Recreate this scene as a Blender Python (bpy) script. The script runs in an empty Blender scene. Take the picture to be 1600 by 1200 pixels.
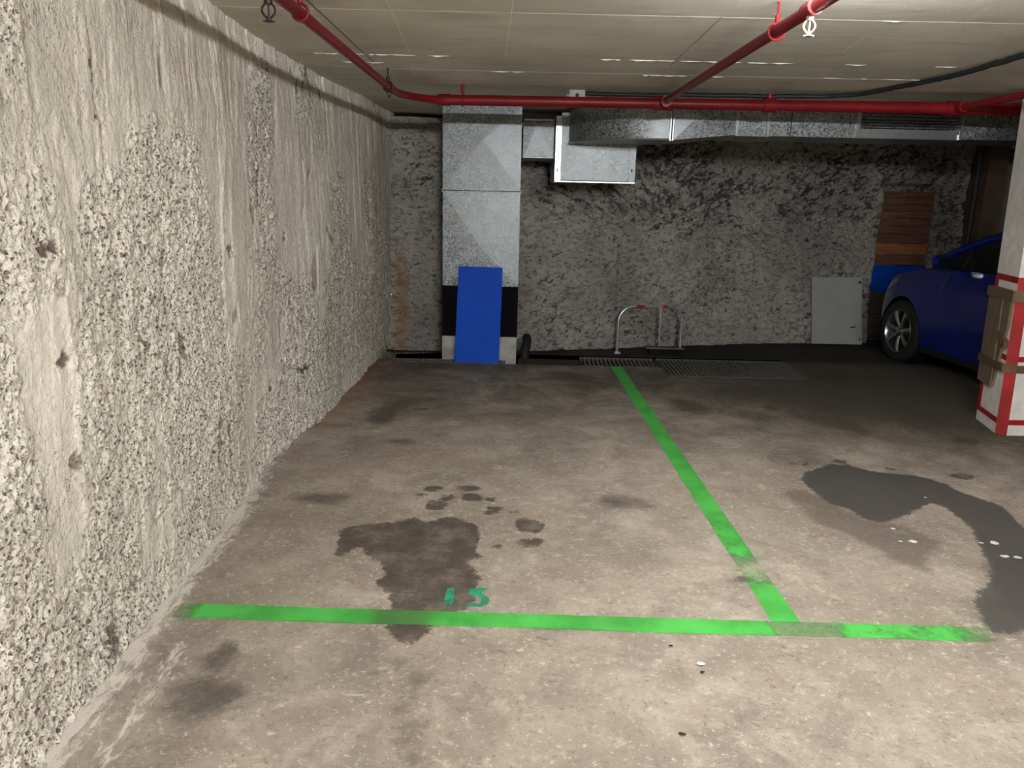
import bpy, bmesh, math, random
import numpy as np
from mathutils import Matrix, Vector

# ------------------------------------------------------------------ camera, light level
S = bpy.context.scene
S.view_settings.view_transform = 'Standard'
S.view_settings.look = 'None'
S.view_settings.gamma = 1.0
S.view_settings.use_curve_mapping = False
S.view_settings.exposure = 2.9
FPX = 1195.0
cam_data = bpy.data.cameras.new('camera')
cam_data.sensor_width = 36.0
cam_data.lens = FPX / 1600.0 * 36.0
cam_data.clip_start = 0.05
cam = bpy.data.objects.new('camera', cam_data)
S.collection.objects.link(cam)
RX, RY, RZ = (0.99970917, -0.02375161, 0.00417555), (0.00974871, 0.23965577, -0.97080898), (0.02205758, 0.97056735, 0.23981762)
cam.matrix_world = Matrix(((RX[0], RX[1], RX[2], 0), (RY[0], RY[1], RY[2], 0), (RZ[0], RZ[1], RZ[2], 1.53), (0, 0, 0, 1)))
S.camera = cam
world = bpy.data.worlds.new('garage_dark')
S.world = world
world.use_nodes = True
world.node_tree.nodes['Background'].inputs[0].default_value = (0.5, 0.55, 0.62, 1)
world.node_tree.nodes['Background'].inputs[1].default_value = 0.0
LAMPS = ((1.20, 2.62, 2.225), (0.62, 0.2, 2.262), (0.70, -2.3, 2.262), (0.75, -5.0, 2.262))       # front pair: the bay's ceiling lamps; rear pair: unseen fill added against falloff
LAMP_STRENGTH = (80.0, 84.0, 235.0, 190.0)
LAMP_COLOR = (0.985, 0.99, 1.0)

random.seed(4)
COL = S.collection
CEIL = 2.30

# ------------------------------------------------------------------ helpers
def lin(c):
    return tuple((v / 255 / 12.92 if v / 255 <= 0.04045 else ((v / 255 + 0.055) / 1.055) ** 2.4) for v in c) + (1.0,)

def tag(o, label=None, cat=None, group=None, kind=None):
    if label: o['label'] = label
    if cat: o['category'] = cat
    if group: o['group'] = group
    if kind: o['kind'] = kind
    return o

def empty(name, loc, label, cat, group=None, rz=0.0):
    o = bpy.data.objects.new(name, None)
    COL.objects.link(o)
    o.location = loc
    o.rotation_euler = (0, 0, rz)
    o.empty_display_size = 0.1
    return tag(o, label, cat, group)

def link_mesh(name, me, mat, parent=None, smooth=False):
    o = bpy.data.objects.new(name, me)
    COL.objects.link(o)
    if mat:
        me.materials.append(mat)
    if parent: o.parent = parent
    if smooth:
        me.polygons.foreach_set('use_smooth', [True] * len(me.polygons))
    return o

def obj(name, bm, mat, parent=None, smooth=False, bevel=0.0, seg=2):
    if bevel > 0:
        es = [e for e in bm.edges if len(e.link_faces) == 2 and e.calc_face_angle(0) > 0.6]
        bmesh.ops.bevel(bm, geom=es, offset=bevel, segments=seg, profile=0.7, affect='EDGES')
    bmesh.ops.recalc_face_normals(bm, faces=bm.faces)
    me = bpy.data.meshes.new(name)
    bm.to_mesh(me)
    bm.free()
    o = link_mesh(name, me, mat, parent, smooth)
    if smooth:
        try: me.set_sharp_from_angle(angle=math.radians(40))
        except Exception: pass
    return o

def add_box(bm, x0, x1, y0, y1, z0, z1):
    v = [bm.verts.new(p) for p in ((x0, y0, z0), (x1, y0, z0), (x1, y1, z0), (x0, y1, z0), (x0, y0, z1), (x1, y0, z1), (x1, y1, z1), (x0, y1, z1))]
    for f in ((0, 3, 2, 1), (4, 5, 6, 7), (0, 1, 5, 4), (1, 2, 6, 5), (2, 3, 7, 6), (3, 0, 4, 7)):
        bm.faces.new([v[i] for i in f])
    return v

def box(x0, x1, y0, y1, z0, z1):
    bm = bmesh.new(); add_box(bm, x0, x1, y0, y1, z0, z1); return bm

def prism(pts, z0, z1, lean=(0, 0)):
    bm = bmesh.new()
    add_prism(bm, pts, z0, z1, lean)
    return bm

def add_prism(bm, pts, z0, z1, lean=(0, 0)):
    a = [bm.verts.new((x + lean[0] * z0, y + lean[1] * z0, z0)) for x, y in pts]
    b = [bm.verts.new((x + lean[0] * z1, y + lean[1] * z1, z1)) for x, y in pts]
    n = len(pts)
    bm.faces.new(a[::-1]); bm.faces.new(b)
    for i in range(n):
        bm.faces.new((a[i], a[(i + 1) % n], b[(i + 1) % n], b[i]))

def add_tube(bm, path, r, n=12, caps=True):
    """tube along a path; r is one radius or a list"""
    P = [Vector(p) for p in path]
    rs = r if isinstance(r, (list, tuple)) else [r] * len(P)
    rings = []
    up = None
    for i, p in enumerate(P):
        if i == 0: t = P[1] - P[0]
        elif i == len(P) - 1: t = P[-1] - P[-2]
        else: t = (P[i + 1] - p).normalized() + (p - P[i - 1]).normalized()
        t = t.normalized()
        if up is None:
            up = Vector((0, 0, 1)) if abs(t.z) < 0.9 else Vector((1, 0, 0))
        a = t.cross(up)
        if a.length < 1e-4: a = t.cross(Vector((0, 1, 0)))
        a.normalize()
        b = a.cross(t).normalized()
        up = b
        rings.append([bm.verts.new(p + (a * math.cos(2 * math.pi * k / n) + b * math.sin(2 * math.pi * k / n)) * rs[i]) for k in range(n)])
    for i in range(len(rings) - 1):
        for k in range(n):
            bm.faces.new((rings[i][k], rings[i][(k + 1) % n], rings[i + 1][(k + 1) % n], rings[i + 1][k]))
    if caps:
        bm.faces.new(rings[0][::-1]); bm.faces.new(rings[-1])

def tube(path, r, n=12, caps=True):
    bm = bmesh.new(); add_tube(bm, path, r, n, caps); return bm

def add_torus(bm, c, axis, R, r, n=20, m=8):
    c = Vector(c); ax = Vector(axis).normalized()
    u = ax.orthogonal().normalized(); v = ax.cross(u)
    rings = []
    for i in range(n):
        d = u * math.cos(2 * math.pi * i / n) + v * math.sin(2 * math.pi * i / n)
        rings.append([bm.verts.new(c + d * (R + r * math.cos(2 * math.pi * k / m)) + ax * r * math.sin(2 * math.pi * k / m)) for k in range(m)])
    for i in range(n):
        for k in range(m):
            bm.faces.new((rings[i][k], rings[(i + 1) % n][k], rings[(i + 1) % n][(k + 1) % m], rings[i][(k + 1) % m]))

def lathe(bm, c, axis, prof, n=32):
    """prof: list of (radius, offset along axis)"""
    c = Vector(c); ax = Vector(axis).normalized()
    u = ax.orthogonal().normalized(); v = ax.cross(u)
    rings = []
    for (R, h) in prof:
        rings.append([bm.verts.new(c + ax * h + (u * math.cos(2 * math.pi * k / n) + v * math.sin(2 * math.pi * k / n)) * R) for k in range(n)])
    for i in range(len(rings) - 1):
        for k in range(n):
            bm.faces.new((rings[i][k], rings[(i + 1)][k], rings[i + 1][(k + 1) % n], rings[i][(k + 1) % n]))
    return rings

# numpy noise
def _hash(ix, iy, seed):
    h = (ix.astype(np.int64) * 374761393 + iy.astype(np.int64) * 668265263 + seed * 1442695041) & 0xFFFFFFFF
    h = ((h ^ (h >> 13)) * 1274126177) & 0xFFFFFFFF
    h = ((h ^ (h >> 16)) * 2246822519) & 0xFFFFFFFF
    return ((h ^ (h >> 15)) & 0xFFFFFF) / float(0xFFFFFF)

def vn(x, y, seed=0):
    ix = np.floor(x); iy = np.floor(y)
    fx = x - ix; fy = y - iy
    fx = fx * fx * fx * (fx * (fx * 6 - 15) + 10); fy = fy * fy * fy * (fy * (fy * 6 - 15) + 10)
    a = _hash(ix, iy, seed); b = _hash(ix + 1, iy, seed); c = _hash(ix, iy + 1, seed); d = _hash(ix + 1, iy + 1, seed)
    return (a * (1 - fx) + b * fx) * (1 - fy) + (c * (1 - fx) + d * fx) * fy

def fbm(x, y, oct=4, seed=0, gain=0.5):
    s = 0; amp = 1; tot = 0
    for o in range(oct):
        s = s + amp * vn(x * 2 ** o + 17.3 * o, y * 2 ** o - 9.1 * o, seed + o)
        tot += amp; amp *= gain
    return s / tot

def worley(x, y, seed=0):
    ix = np.floor(x); iy = np.floor(y)
    best = np.full(x.shape, 9.0); rnd = np.zeros(x.shape)
    for dx in (-1, 0, 1):
        for dy in (-1, 0, 1):
            cx = ix + dx; cy = iy + dy
            px = cx + _hash(cx, cy, seed); py = cy + _hash(cx, cy, seed + 7)
            d = (px - x) ** 2 + (py - y) ** 2
            m = d < best
            best = np.where(m, d, best); rnd = np.where(m, _hash(cx, cy, seed + 13), rnd)
    return np.sqrt(best), rnd

def sstep(a, b, x):
    t = np.clip((x - a) / (b - a), 0, 1); return t * t * (3 - 2 * t)

def grid_mesh(name, P, keep=None, attrs=None, flip=False):
    """P: (m, n, 3) array of points"""
    m, n = P.shape[:2]
    me = bpy.data.meshes.new(name)
    idx = np.arange(m * n).reshape(m, n)
    q = np.stack([idx[:-1, :-1], idx[1:, :-1], idx[1:, 1:], idx[:-1, 1:]], -1)
    if flip: q = q[..., ::-1]
    if keep is not None: q = q[keep]
    q = q.reshape(-1, 4)
    me.vertices.add(m * n); me.vertices.foreach_set('co', P.reshape(-1).astype(np.float32))
    nq = len(q)
    me.loops.add(nq * 4); me.loops.foreach_set('vertex_index', q.reshape(-1).astype(np.int32))
    me.polygons.add(nq); me.polygons.foreach_set('loop_start', (np.arange(nq) * 4).astype(np.int32))
    me.update(calc_edges=True)
    me.polygons.foreach_set('use_smooth', np.ones(nq, dtype=bool))
    for k, a in (attrs or {}).items():
        at = me.attributes.new(k, 'FLOAT', 'POINT')
        at.data.foreach_set('value', a.reshape(-1).astype(np.float32))
    me.validate()
    return me

# ------------------------------------------------------------------ material helpers
class NT:
    def __init__(self, name):
        self.m = bpy.data.materials.new(name); self.m.use_nodes = True
        self.t = self.m.node_tree; self.n = self.t.nodes
        self.b = self.n['Principled BSDF']
        self._c = None
    def node(self, typ, **kw):
        x = self.n.new(typ)
        for k, v in kw.items(): setattr(x, k, v)
        return x
    def set(self, sock, v):
        if hasattr(v, 'is_linked') or isinstance(v, bpy.types.NodeSocket): self.t.links.new(v, sock)
        else: sock.default_value = v
    def pos(self):
        if self._c is None:
            self._c = self.node('ShaderNodeNewGeometry').outputs['Position']
        return self._c
    def ocoord(self):
        return self.node('ShaderNodeTexCoord').outputs['Object']
    def scale(self, vec, s):
        m = self.node('ShaderNodeMapping'); self.set(m.inputs['Vector'], vec); m.inputs['Scale'].default_value = s
        return m.outputs[0]
    def noise(self, vec, scale, detail=6, rough=0.55, dist=0.0, lac=2.0):
        x = self.node('ShaderNodeTexNoise'); self.set(x.inputs['Vector'], vec)
        x.inputs['Scale'].default_value = scale; x.inputs['Detail'].default_value = detail
        x.inputs['Roughness'].default_value = rough; x.inputs['Distortion'].default_value = dist
        return x.outputs['Fac']
    def vor(self, vec, scale, out='Distance', feature='F1'):
        x = self.node('ShaderNodeTexVoronoi', feature=feature); self.set(x.inputs['Vector'], vec); x.inputs['Scale'].default_value = scale
        return x.outputs[out]
    def math(self, op, a, b=0.0, c=0.0, clamp=False):
        x = self.node('ShaderNodeMath', operation=op); x.use_clamp = clamp
        self.set(x.inputs[0], a); self.set(x.inputs[1], b)
        if op in ('MULTIPLY_ADD',): self.set(x.inputs[2], c)
        return x.outputs[0]
    def map(self, v, a, b, c=0.0, d=1.0):
        x = self.node('ShaderNodeMapRange'); self.set(x.inputs[0], v)
        x.interpolation_type = 'SMOOTHSTEP'
        x.inputs[1].default_value = a; x.inputs[2].default_value = b; x.inputs[3].default_value = c; x.inputs[4].default_value = d
        return x.outputs[0]
    def mix(self, f, a, b, mode='MIX'):
        x = self.node('ShaderNodeMix', data_type='RGBA', blend_type=mode)
        self.set(x.inputs[0], f); self.set(x.inputs[6], a); self.set(x.inputs[7], b)
        return x.outputs[2]
    def attr(self, name):
        x = self.node('ShaderNodeAttribute'); x.attribute_name = name; return x.outputs['Fac']
    def xyz(self, vec):
        x = self.node('ShaderNodeSeparateXYZ'); self.set(x.inputs[0], vec); return x.outputs
    def bump(self, h, strength=0.3, dist=0.01, normal=None):
        x = self.node('ShaderNodeBump'); self.set(x.inputs['Height'], h)
        x.inputs['Strength'].default_value = strength; x.inputs['Distance'].default_value = dist
        if normal is not None: self.set(x.inputs['Normal'], normal)
        return x.outputs[0]
    def done(self, color=None, rough=None, metal=None, normal=None, spec=None):
        for k, v in (('Base Color', color), ('Roughness', rough), ('Metallic', metal), ('Normal', normal), ('Specular IOR Level', spec)):
            if v is not None: self.set(self.b.inputs[k], v)
        return self.m

def simple(name, rgb, rough=0.5, metal=0.0, var=0.12, nscale=12, bump=0.0, spec=0.5):
    t = NT(name); c = lin(rgb)
    n = t.noise(t.ocoord(), nscale, 5)
    dark = tuple(v * (1 - 2 * var) for v in c[:3]) + (1,)
    col = t.mix(t.map(n, 0.3, 0.7), dark, c)
    nr = t.bump(t.noise(t.ocoord(), nscale * 8, 4), bump, 0.004) if bump else None
    return t.done(col, rough, metal, nr, spec)

# ------------------------------------------------------------------ the left wall: rough shotcrete, real relief
def table(xs, tab):
    t = np.array(tab); return np.interp(xs, t[:, 0], t[:, 1])

WB = [(-6, -1.26), (1.74, -1.263), (2.14, -1.278), (2.5, -1.313), (3.1, -1.33), (3.6, -1.352), (4.09, -1.415), (4.55, -1.394), (5.05, -1.34), (6.07, -1.31), (8.2, -1.31)]
WT = [(-6, -1.30), (2.8, -1.31), (3.5, -1.33), (3.72, -1.345), (4.5, -1.395), (5.6, -1.385), (6.3, -1.33), (7.16, -1.30), (8.2, -1.30)]

def wall_left_material():
    t = NT('shotcrete_limewashed')
    p = t.pos()
    cav = t.attr('cavity'); dirt = t.attr('dirt')
    st = t.noise(t.scale(p, (1, 6, 0.7)), 1.6, 6, 0.6)
    big = t.noise(p, 1.1, 5, 0.6)
    c = t.mix(t.map(big, 0.35, 0.65), lin((238, 231, 216)), lin((220, 213, 198)))
    c = t.mix(t.map(st, 0.5, 0.72, 0, 0.45), c, lin((168, 160, 146)))
    pink = t.noise(p, 2.7, 4, 0.6)
    c = t.mix(t.map(pink, 0.6, 0.75, 0, 0.35), c, lin((176, 150, 142)))
    gr = t.noise(p, 3.9, 4, 0.6)
    c = t.mix(t.map(gr, 0.62, 0.76, 0, 0.35), c, lin((150, 152, 128)))
    fine = t.noise(p, 75, 5, 0.7)
    pit = t.vor(p, 58)
    c = t.mix(t.math('MULTIPLY', t.map(fine, 0.62, 0.74), t.map(t.attr('rough'), 0.0, 1.0, 0.12, 0.4)), c, lin((112, 98, 84)))
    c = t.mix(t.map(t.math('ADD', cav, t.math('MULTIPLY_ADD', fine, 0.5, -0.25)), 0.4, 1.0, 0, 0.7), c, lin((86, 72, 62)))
    c = t.mix(t.map(dirt, 0.2, 0.9, 0, 0.85), c, lin((84, 64, 52)))
    c = t.mix(t.map(t.math('ADD', t.attr('rust'), t.math('MULTIPLY_ADD', big, 0.8, -0.4)), 0.35, 0.8, 0, 0.75), c, lin((150, 110, 70)))
    rgh = t.math('ADD', t.attr('rough'), t.math('MULTIPLY_ADD', t.noise(p, 3.3, 5, 0.65), 1.6, -0.8))
    rm = t.map(rgh, -0.15, 1.15, 0.06, 1.0)
    wob = t.math('MULTIPLY_ADD', t.noise(p, 60, 3, 0.6), 0.5, -0.25)
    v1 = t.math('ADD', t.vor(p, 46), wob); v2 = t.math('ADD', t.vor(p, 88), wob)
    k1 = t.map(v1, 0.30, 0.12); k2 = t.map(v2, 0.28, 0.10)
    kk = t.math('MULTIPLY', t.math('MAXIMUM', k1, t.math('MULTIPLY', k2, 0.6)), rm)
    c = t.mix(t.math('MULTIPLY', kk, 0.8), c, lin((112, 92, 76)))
    vl = t.noise(t.scale(p, (1, 26, 1.7)), 1.5, 8, 0.7, 0.3)
    vm = t.map(t.noise(p, 2.3, 4), 0.45, 0.65)
    c = t.mix(t.math('MULTIPLY', t.map(vl, 0.60, 0.72, 0, 0.5), vm), c, lin((134, 118, 102)))
    med = t.noise(t.scale(p, (1, 1.2, 1)), 20, 5, 0.62)
    c = t.mix(t.math('MULTIPLY', t.map(t.noise(p, 34, 5, 0.68), 0.57, 0.64, 0, 0.6), t.map(rm, 0.2, 0.9)), c, lin((134, 114, 98)))
    h = t.math('ADD', t.math('MULTIPLY', kk, -1.3), t.math('ADD', t.math('MULTIPLY', med, t.math('MULTIPLY_ADD', rm, 1.6, 0.6)), t.math('MULTIPLY', vl, 0.5)))
    n0 = t.bump(h, 0.9, 0.016)
    n = t.bump(t.noise(p, 55, 3, 0.6), 0.6, 0.010, n0)
    return t.done(c, 0.93, 0.0, n, 0.2)

def build_wall_left():
    ys = np.concatenate([np.arange(-7.2, 1.6, 0.06), np.arange(1.6, 3.5, 0.0048), np.arange(3.5, 5.2, 0.008), np.arange(5.2, 8.15, 0.012)])
    zs = np.concatenate([[-0.25], np.linspace(-0.03, CEIL + 0.02, 430)])
    Y, Z = np.meshgrid(ys, zs, indexing='ij')
    base = table(Y, WB) * (1 - Z / CEIL) + table(Y, WT) * (Z / CEIL)
    wy = Y + 0.03 * (fbm(Y * 2, Z * 2, 2, 5) - 0.5) ; wz = Z + 0.05 * (fbm(Y * 2.5, Z * 2.5, 3, 9) - 0.5)
    low = (fbm(Y * 1.1, Z * 0.9, 3, 31) - 0.5) * 0.055
    rid = 1 - np.abs(2 * fbm(wy * 4.2, wz * 0.8, 4, 41) - 1)
    rid2 = 1 - np.abs(2 * fbm(wy * 17, wz * 2.2, 3, 43) - 1)
    smask = sstep(0.35, 0.62, fbm(Y * 1.2, Z * 1.0, 3, 44) + 0.22 * (Z - 1.0))
    streak = (sstep(0.78, 1.0, rid) * 0.011 + sstep(0.8, 1.0, rid2) * 0.0030 * sstep(0.45, 0.6, fbm(Y * 2.1, Z * 1.3, 3, 46))) * (0.3 + 0.7 * smask)
    steps = np.round(fbm(wy * 2.6, wz * 0.35, 2, 47) * 6) / 6 * 0.028
    pm = sstep(0.38, 0.60, fbm(wy * 1.9, wz * 1.5, 5, 51) + 0.13 * (1.3 - Z) - 0.02 * np.clip(Y - 4, 0, 3))
    w1, r1 = worley(Y * 58, Z * 54, 61)
    w2, r2 = worley(wy * 30, wz * 30, 62)
    pits = sstep(0.60, 0.12, w1) * (0.2 + 0.8 * r1 ** 1.5) * 0.0105 + sstep(0.42, 0.1, w2) * sstep(0.45, 0.9, r2) * 0.013
    fine = (fbm(Y * 26, Z * 26, 4, 71, 0.62) - 0.5) * 0.034
    crack = sstep(0.965, 0.995, 1 - np.abs(2 * fbm(wy * 3.3, wz * 0.55, 3, 81) - 1)) * sstep(0.52, 0.62, vn(Y * 1.7, Z * 1.9, 82))
    dirt = np.zeros_like(Y)
    holes = [(2.124, 1.355, .045, .03, 1), (2.129, 1.044, .06, .022, 1), (3.594, 1.249, .03, .035, 1), (4.645, 1.251, .035, .05, 1), (2.144, 1.25, .035, .04, .6),
             (2.811, 1.411, .015, .05, .6), (4.866, .404, .13, .03, 1), (4.236, .414, .03, .04, .9), (2.216, .087, .07, .09, .7), (2.115, .743, .05, .04, .7),
             (2.517, 1.687, .02, .10, .6), (2.495, 1.854, .018, .12, .9), (2.846, .77, .04, .03, .5), (2.40, .20, .05, .05, .5), (2.62, .33, .04, .03, .5), (6.79, 1.35, .02, .16, .6), (6.9, .8, .018, .2, .6), (6.25, 1.55, .02, .08, .5), (3.0, .95, .03, .02, .5), (2.28, .62, .04, .03, .5), (3.3, .30, .05, .03, .5)]
    hd = np.zeros_like(Y)
    for (a, b, ra, rb, s) in holes:
        q = np.sqrt(((Y - a) / ra) ** 2 + ((Z - b) / rb) ** 2) + (fbm(Y * 38, Z * 38, 4, 91, 0.65) - 0.5) * 2.6
        m = sstep(1.15, 0.35, q) * s
        dirt = np.maximum(dirt, m); hd = np.maximum(hd, m * 0.017)
    foot = sstep(0.10, 0.0, Z) * 0.02 * fbm(Y * 4, Z * 2, 2, 93)
    d = low + streak * 0.8 + steps * (0.3 + 0.4 * smask) - pits * pm + fine * (0.16 + 0.84 * pm) - crack * 0.010 - hd + foot
    d -= 0.02
    # a ragged upper lip where the shotcrete meets the slab
    d += 0.012 * sstep(CEIL - 0.05, CEIL - 0.12, Z)
    # cavity value from the relief itself
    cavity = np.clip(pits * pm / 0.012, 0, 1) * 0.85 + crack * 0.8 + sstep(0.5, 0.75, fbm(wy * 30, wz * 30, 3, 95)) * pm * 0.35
    rust = 0.22 * np.exp(-((Y - 7.2) / 0.5) ** 2) * sstep(1.9, 0.6, Z) + 0.3 * sstep(0.12, 0.0, Z) * sstep(3.5, 5.5, Y)
    P = np.stack([base + d, Y, Z], -1)
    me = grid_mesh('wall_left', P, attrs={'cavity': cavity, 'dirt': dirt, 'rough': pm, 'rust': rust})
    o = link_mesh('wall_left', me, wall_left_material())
    tag(o, kind='structure')

build_wall_left()

# ------------------------------------------------------------------ the back wall: darker, craggy shotcrete
K = 1.085       # the wall stands beyond the sunken gutter
BW = [(x * K, y * K) for x, y in ((-1.55, 7.26), (-1.35, 7.285), (-0.80, 7.41), (0.04, 7.64), (1.03, 7.86), (2.64, 8.35), (3.29, 8.47), (3.91, 8.55), (4.7, 8.75), (5.04, 8.86))]

def back_y(x):
    return float(np.interp(x, [p[0] for p in BW], [p[1] for p in BW]))

def wall_back_material():
    t = NT('shotcrete_craggy')
    p = t.pos()
    cav = t.attr('cavity')
    big = t.noise(p, 1.3, 5, 0.6)
    c = t.mix(t.map(big, 0.35, 0.65), lin((228, 222, 211)), lin((196, 191, 182)))
    c = t.mix(t.map(t.noise(p, 3.1, 4), 0.55, 0.75, 0, 0.45), c, lin((164, 138, 136)))
    rot = t.node('ShaderNodeMapping'); t.set(rot.inputs['Vector'], p); rot.inputs['Rotation'].default_value = (0, 0.5, 0); rot.inputs['Scale'].default_value = (1, 1, 2.3)
    f1 = t.noise(rot.outputs[0], 11, 9, 0.78, 0.6)
    f2 = t.noise(t.scale(p, (1, 1, 1.5)), 19, 6, 0.72, 0.8)
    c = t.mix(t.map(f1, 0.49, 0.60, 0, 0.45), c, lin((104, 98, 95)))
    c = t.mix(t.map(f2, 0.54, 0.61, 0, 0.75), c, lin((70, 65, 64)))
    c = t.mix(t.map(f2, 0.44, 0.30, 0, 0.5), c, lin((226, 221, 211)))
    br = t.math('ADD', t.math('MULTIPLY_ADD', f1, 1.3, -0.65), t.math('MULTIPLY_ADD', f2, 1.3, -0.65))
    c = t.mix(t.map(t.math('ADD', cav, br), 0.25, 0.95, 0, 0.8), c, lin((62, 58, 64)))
    c = t.mix(t.map(t.math('ADD', t.attr('rust'), t.math('MULTIPLY_ADD', f1, 1.6, -0.8)), 0.25, 0.9, 0, 0.7), c, lin((172, 132, 72)))
    n0 = t.bump(f1, 0.9, 0.05)
    n = t.bump(f2, 0.8, 0.02, n0)
    return t.done(c, 0.95, 0.0, n, 0.15)

WALL_BACK_MAT = wall_back_material()

def build_wall_back():
    xs = np.arange(-1.66, 5.48, 0.0115)
    zs = np.linspace(-0.13, 2.262, 205)
    X, Z = np.meshgrid(xs, zs, indexing='ij')
    yb = np.interp(X, [p[0] for p in BW], [p[1] for p in BW])
    th = 0.55
    a = X * math.cos(th) + Z * math.sin(th); b = -X * math.sin(th) + Z * math.cos(th)
    th2 = -0.5
    a2 = X * math.cos(th2) + Z * math.sin(th2); b2 = -X * math.sin(th2) + Z * math.cos(th2)
    big = (fbm(X * 1.1, Z * 1.3, 4, 111) - 0.5) * 0.16
    wx = 0.10 * (fbm(X * 5, Z * 5, 3, 117) - 0.5); 
    r1 = 1 - np.abs(2 * fbm(a * 4.5 + wx * 6, b * 12 + wx * 9, 4, 121, 0.6) - 1)
    r2 = 1 - np.abs(2 * fbm(a2 * 4.5 + wx * 8, b2 * 13, 4, 123, 0.6) - 1)
    m1 = sstep(0.42, 0.64, fbm(X * 1.1, Z * 1.3, 3, 131) + 0.07 * sstep(1.0, 2.0, Z) * sstep(0.6, 1.5, X))
    m2 = sstep(0.46, 0.66, fbm(X * 1.3, Z * 1.2, 3, 133))
    gash = np.maximum(sstep(0.84, 0.97, r1) * m1, sstep(0.85, 0.98, r2) * m2)
    gash = gash * np.where(X < 0.0, 0.5, 1.0) * (0.45 + 0.55 * sstep(0.6, 1.7, Z))
    fine = (fbm(X * 11, Z * 13, 5, 141, 0.6) - 0.5) * 0.075
    small = sstep(0.56, 0.70, fbm(a * 17, b * 36, 4, 151, 0.6)) * sstep(0.35, 0.6, fbm(X * 2.2, Z * 2.2, 3, 153))
    w, r = worley(X * 14, Z * 17, 155)
    d = big + fine - gash * 0.045 - small * 0.016 + (0.5 - w) * 0.016
    jx = 1.10 + 0.02 * np.sin(Z * 3)
    joint = np.exp(-((X - jx) / 0.012) ** 2) * sstep(0.1, 0.3, Z)
    d -= joint * 0.02
    d -= 0.03 * sstep(1.09, 1.11, X) * sstep(0.2, 0.5, Z)
    # smoother strip beside the left corner
    edge = sstep(0.22, 0.0, np.abs(X + 1.05)) * 0.0
    damp = sstep(-0.8, -0.2, X) * 0.45 + 0.55
    d *= damp
    d += 0.03 * sstep(0.18, 0.02, Z)
    # boarded recess
    inr = sstep(4.29, 4.32, X) * sstep(5.03, 5.00, X) * sstep(1.765, 1.74, Z)
    d = d * (1 - inr) - inr * 0.20
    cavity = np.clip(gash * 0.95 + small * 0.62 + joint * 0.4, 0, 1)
    rust = 0.62 * np.exp(-((X + 1.20) / 0.10) ** 2) * sstep(0.85, 0.35, np.abs(Z - 0.35)) + 0.22 * np.exp(-((X + 1.3) / 0.25) ** 2)
    P = np.stack([X, yb - d, Z], -1)
    me = grid_mesh('wall_back', P, attrs={'cavity': cavity, 'rust': rust})
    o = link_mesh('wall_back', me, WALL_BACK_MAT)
    tag(o, kind='structure')

build_wall_back()

# ------------------------------------------------------------------ floor
OIL= [(-0.803, 3.276), (-0.751, 3.323), (-0.642, 3.344), (-0.539, 3.412), (-0.466, 3.447), (-0.397, 3.404), (-0.336, 3.439), (-0.259, 3.453), (-0.178, 3.387), (-0.135, 3.285), (-0.15, 3.106), (-0.125, 3.068), (-0.179, 3.015), (-0.157, 2.92), (-0.124, 2.83), (-0.126, 2.765), (-0.164, 2.621), (-0.213, 2.59), (-0.258, 2.541), (-0.285, 2.434), (-0.363, 2.38), (-0.427, 2.427), (-0.452, 2.461), (-0.451, 2.569), (-0.48, 2.685), (-0.505, 2.767), (-0.541, 2.82), (-0.52, 2.855), (-0.558, 2.946), (-0.622, 3.041), (-0.681, 3.103), (-0.71, 3.075), (-0.725, 3.011), (-0.762, 3.046), (-0.777, 3.164)]
PUD= [(1.637, 4.124), (1.746, 4.253), (1.919, 4.376), (2.02, 4.372), (2.086, 4.259), (2.236, 4.234), (2.347, 4.206), (2.438, 4.077), (2.452, 3.951), (2.529, 3.865), (2.581, 3.781), (2.532, 3.562), (2.509, 3.461), (2.498, 3.275), (2.313, 2.908), (2.083, 2.576), (1.786, 2.52), (1.791, 2.621), (1.851, 2.782), (1.966, 2.891), (2.1, 3.086), (2.179, 3.302), (2.231, 3.445), (2.254, 3.597), (2.252, 3.732), (2.202, 3.786), (2.089, 3.694), (1.98, 3.607), (1.867, 3.548), (1.801, 3.519), (1.748, 3.567), (1.728, 3.672), (1.65, 3.751), (1.638, 3.868), (1.626, 3.991)]
BL= [(-0.419, 3.822, 0.05, 0.046), (-0.233, 3.846, 0.065, 0.05), (-0.204, 3.717, 0.063, 0.048), (-0.386, 3.607, 0.054, 0.055), (-0.1, 3.534, 0.04, 0.033), (-0.089, 3.595, 0.038, 0.031), (-0.099, 3.706, 0.027, 0.029), (-0.008, 3.549, 0.027, 0.02), (0.084, 3.387, 0.063, 0.087), (0.063, 3.19, 0.034, 0.038), (0.121, 3.201, 0.031, 0.039), (-0.047, 3.151, 0.021, 0.021), (-0.334, 3.698, 0.035, 0.036), (-0.475, 3.725, 0.027, 0.019)]
BL2= [(-0.375, 2.273, 0.025, 0.031), (-0.301, 2.191, 0.039, 0.043), (-0.313, 2.095, 0.02, 0.026), (-0.322, 2.011, 0.024, 0.019), (-0.285, 1.953, 0.039, 0.029), (-0.294, 1.878, 0.026, 0.025), (-0.259, 1.902, 0.023, 0.028), (-0.254, 1.816, 0.037, 0.018)]
PB= [(2.62, 4.208, 0.077, 0.054), (1.673, 4.37, 0.027, 0.019), (1.761, 4.364, 0.026, 0.032), (1.975, 4.418, 0.046, 0.031), (2.239, 4.306, 0.033, 0.022)]
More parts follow.
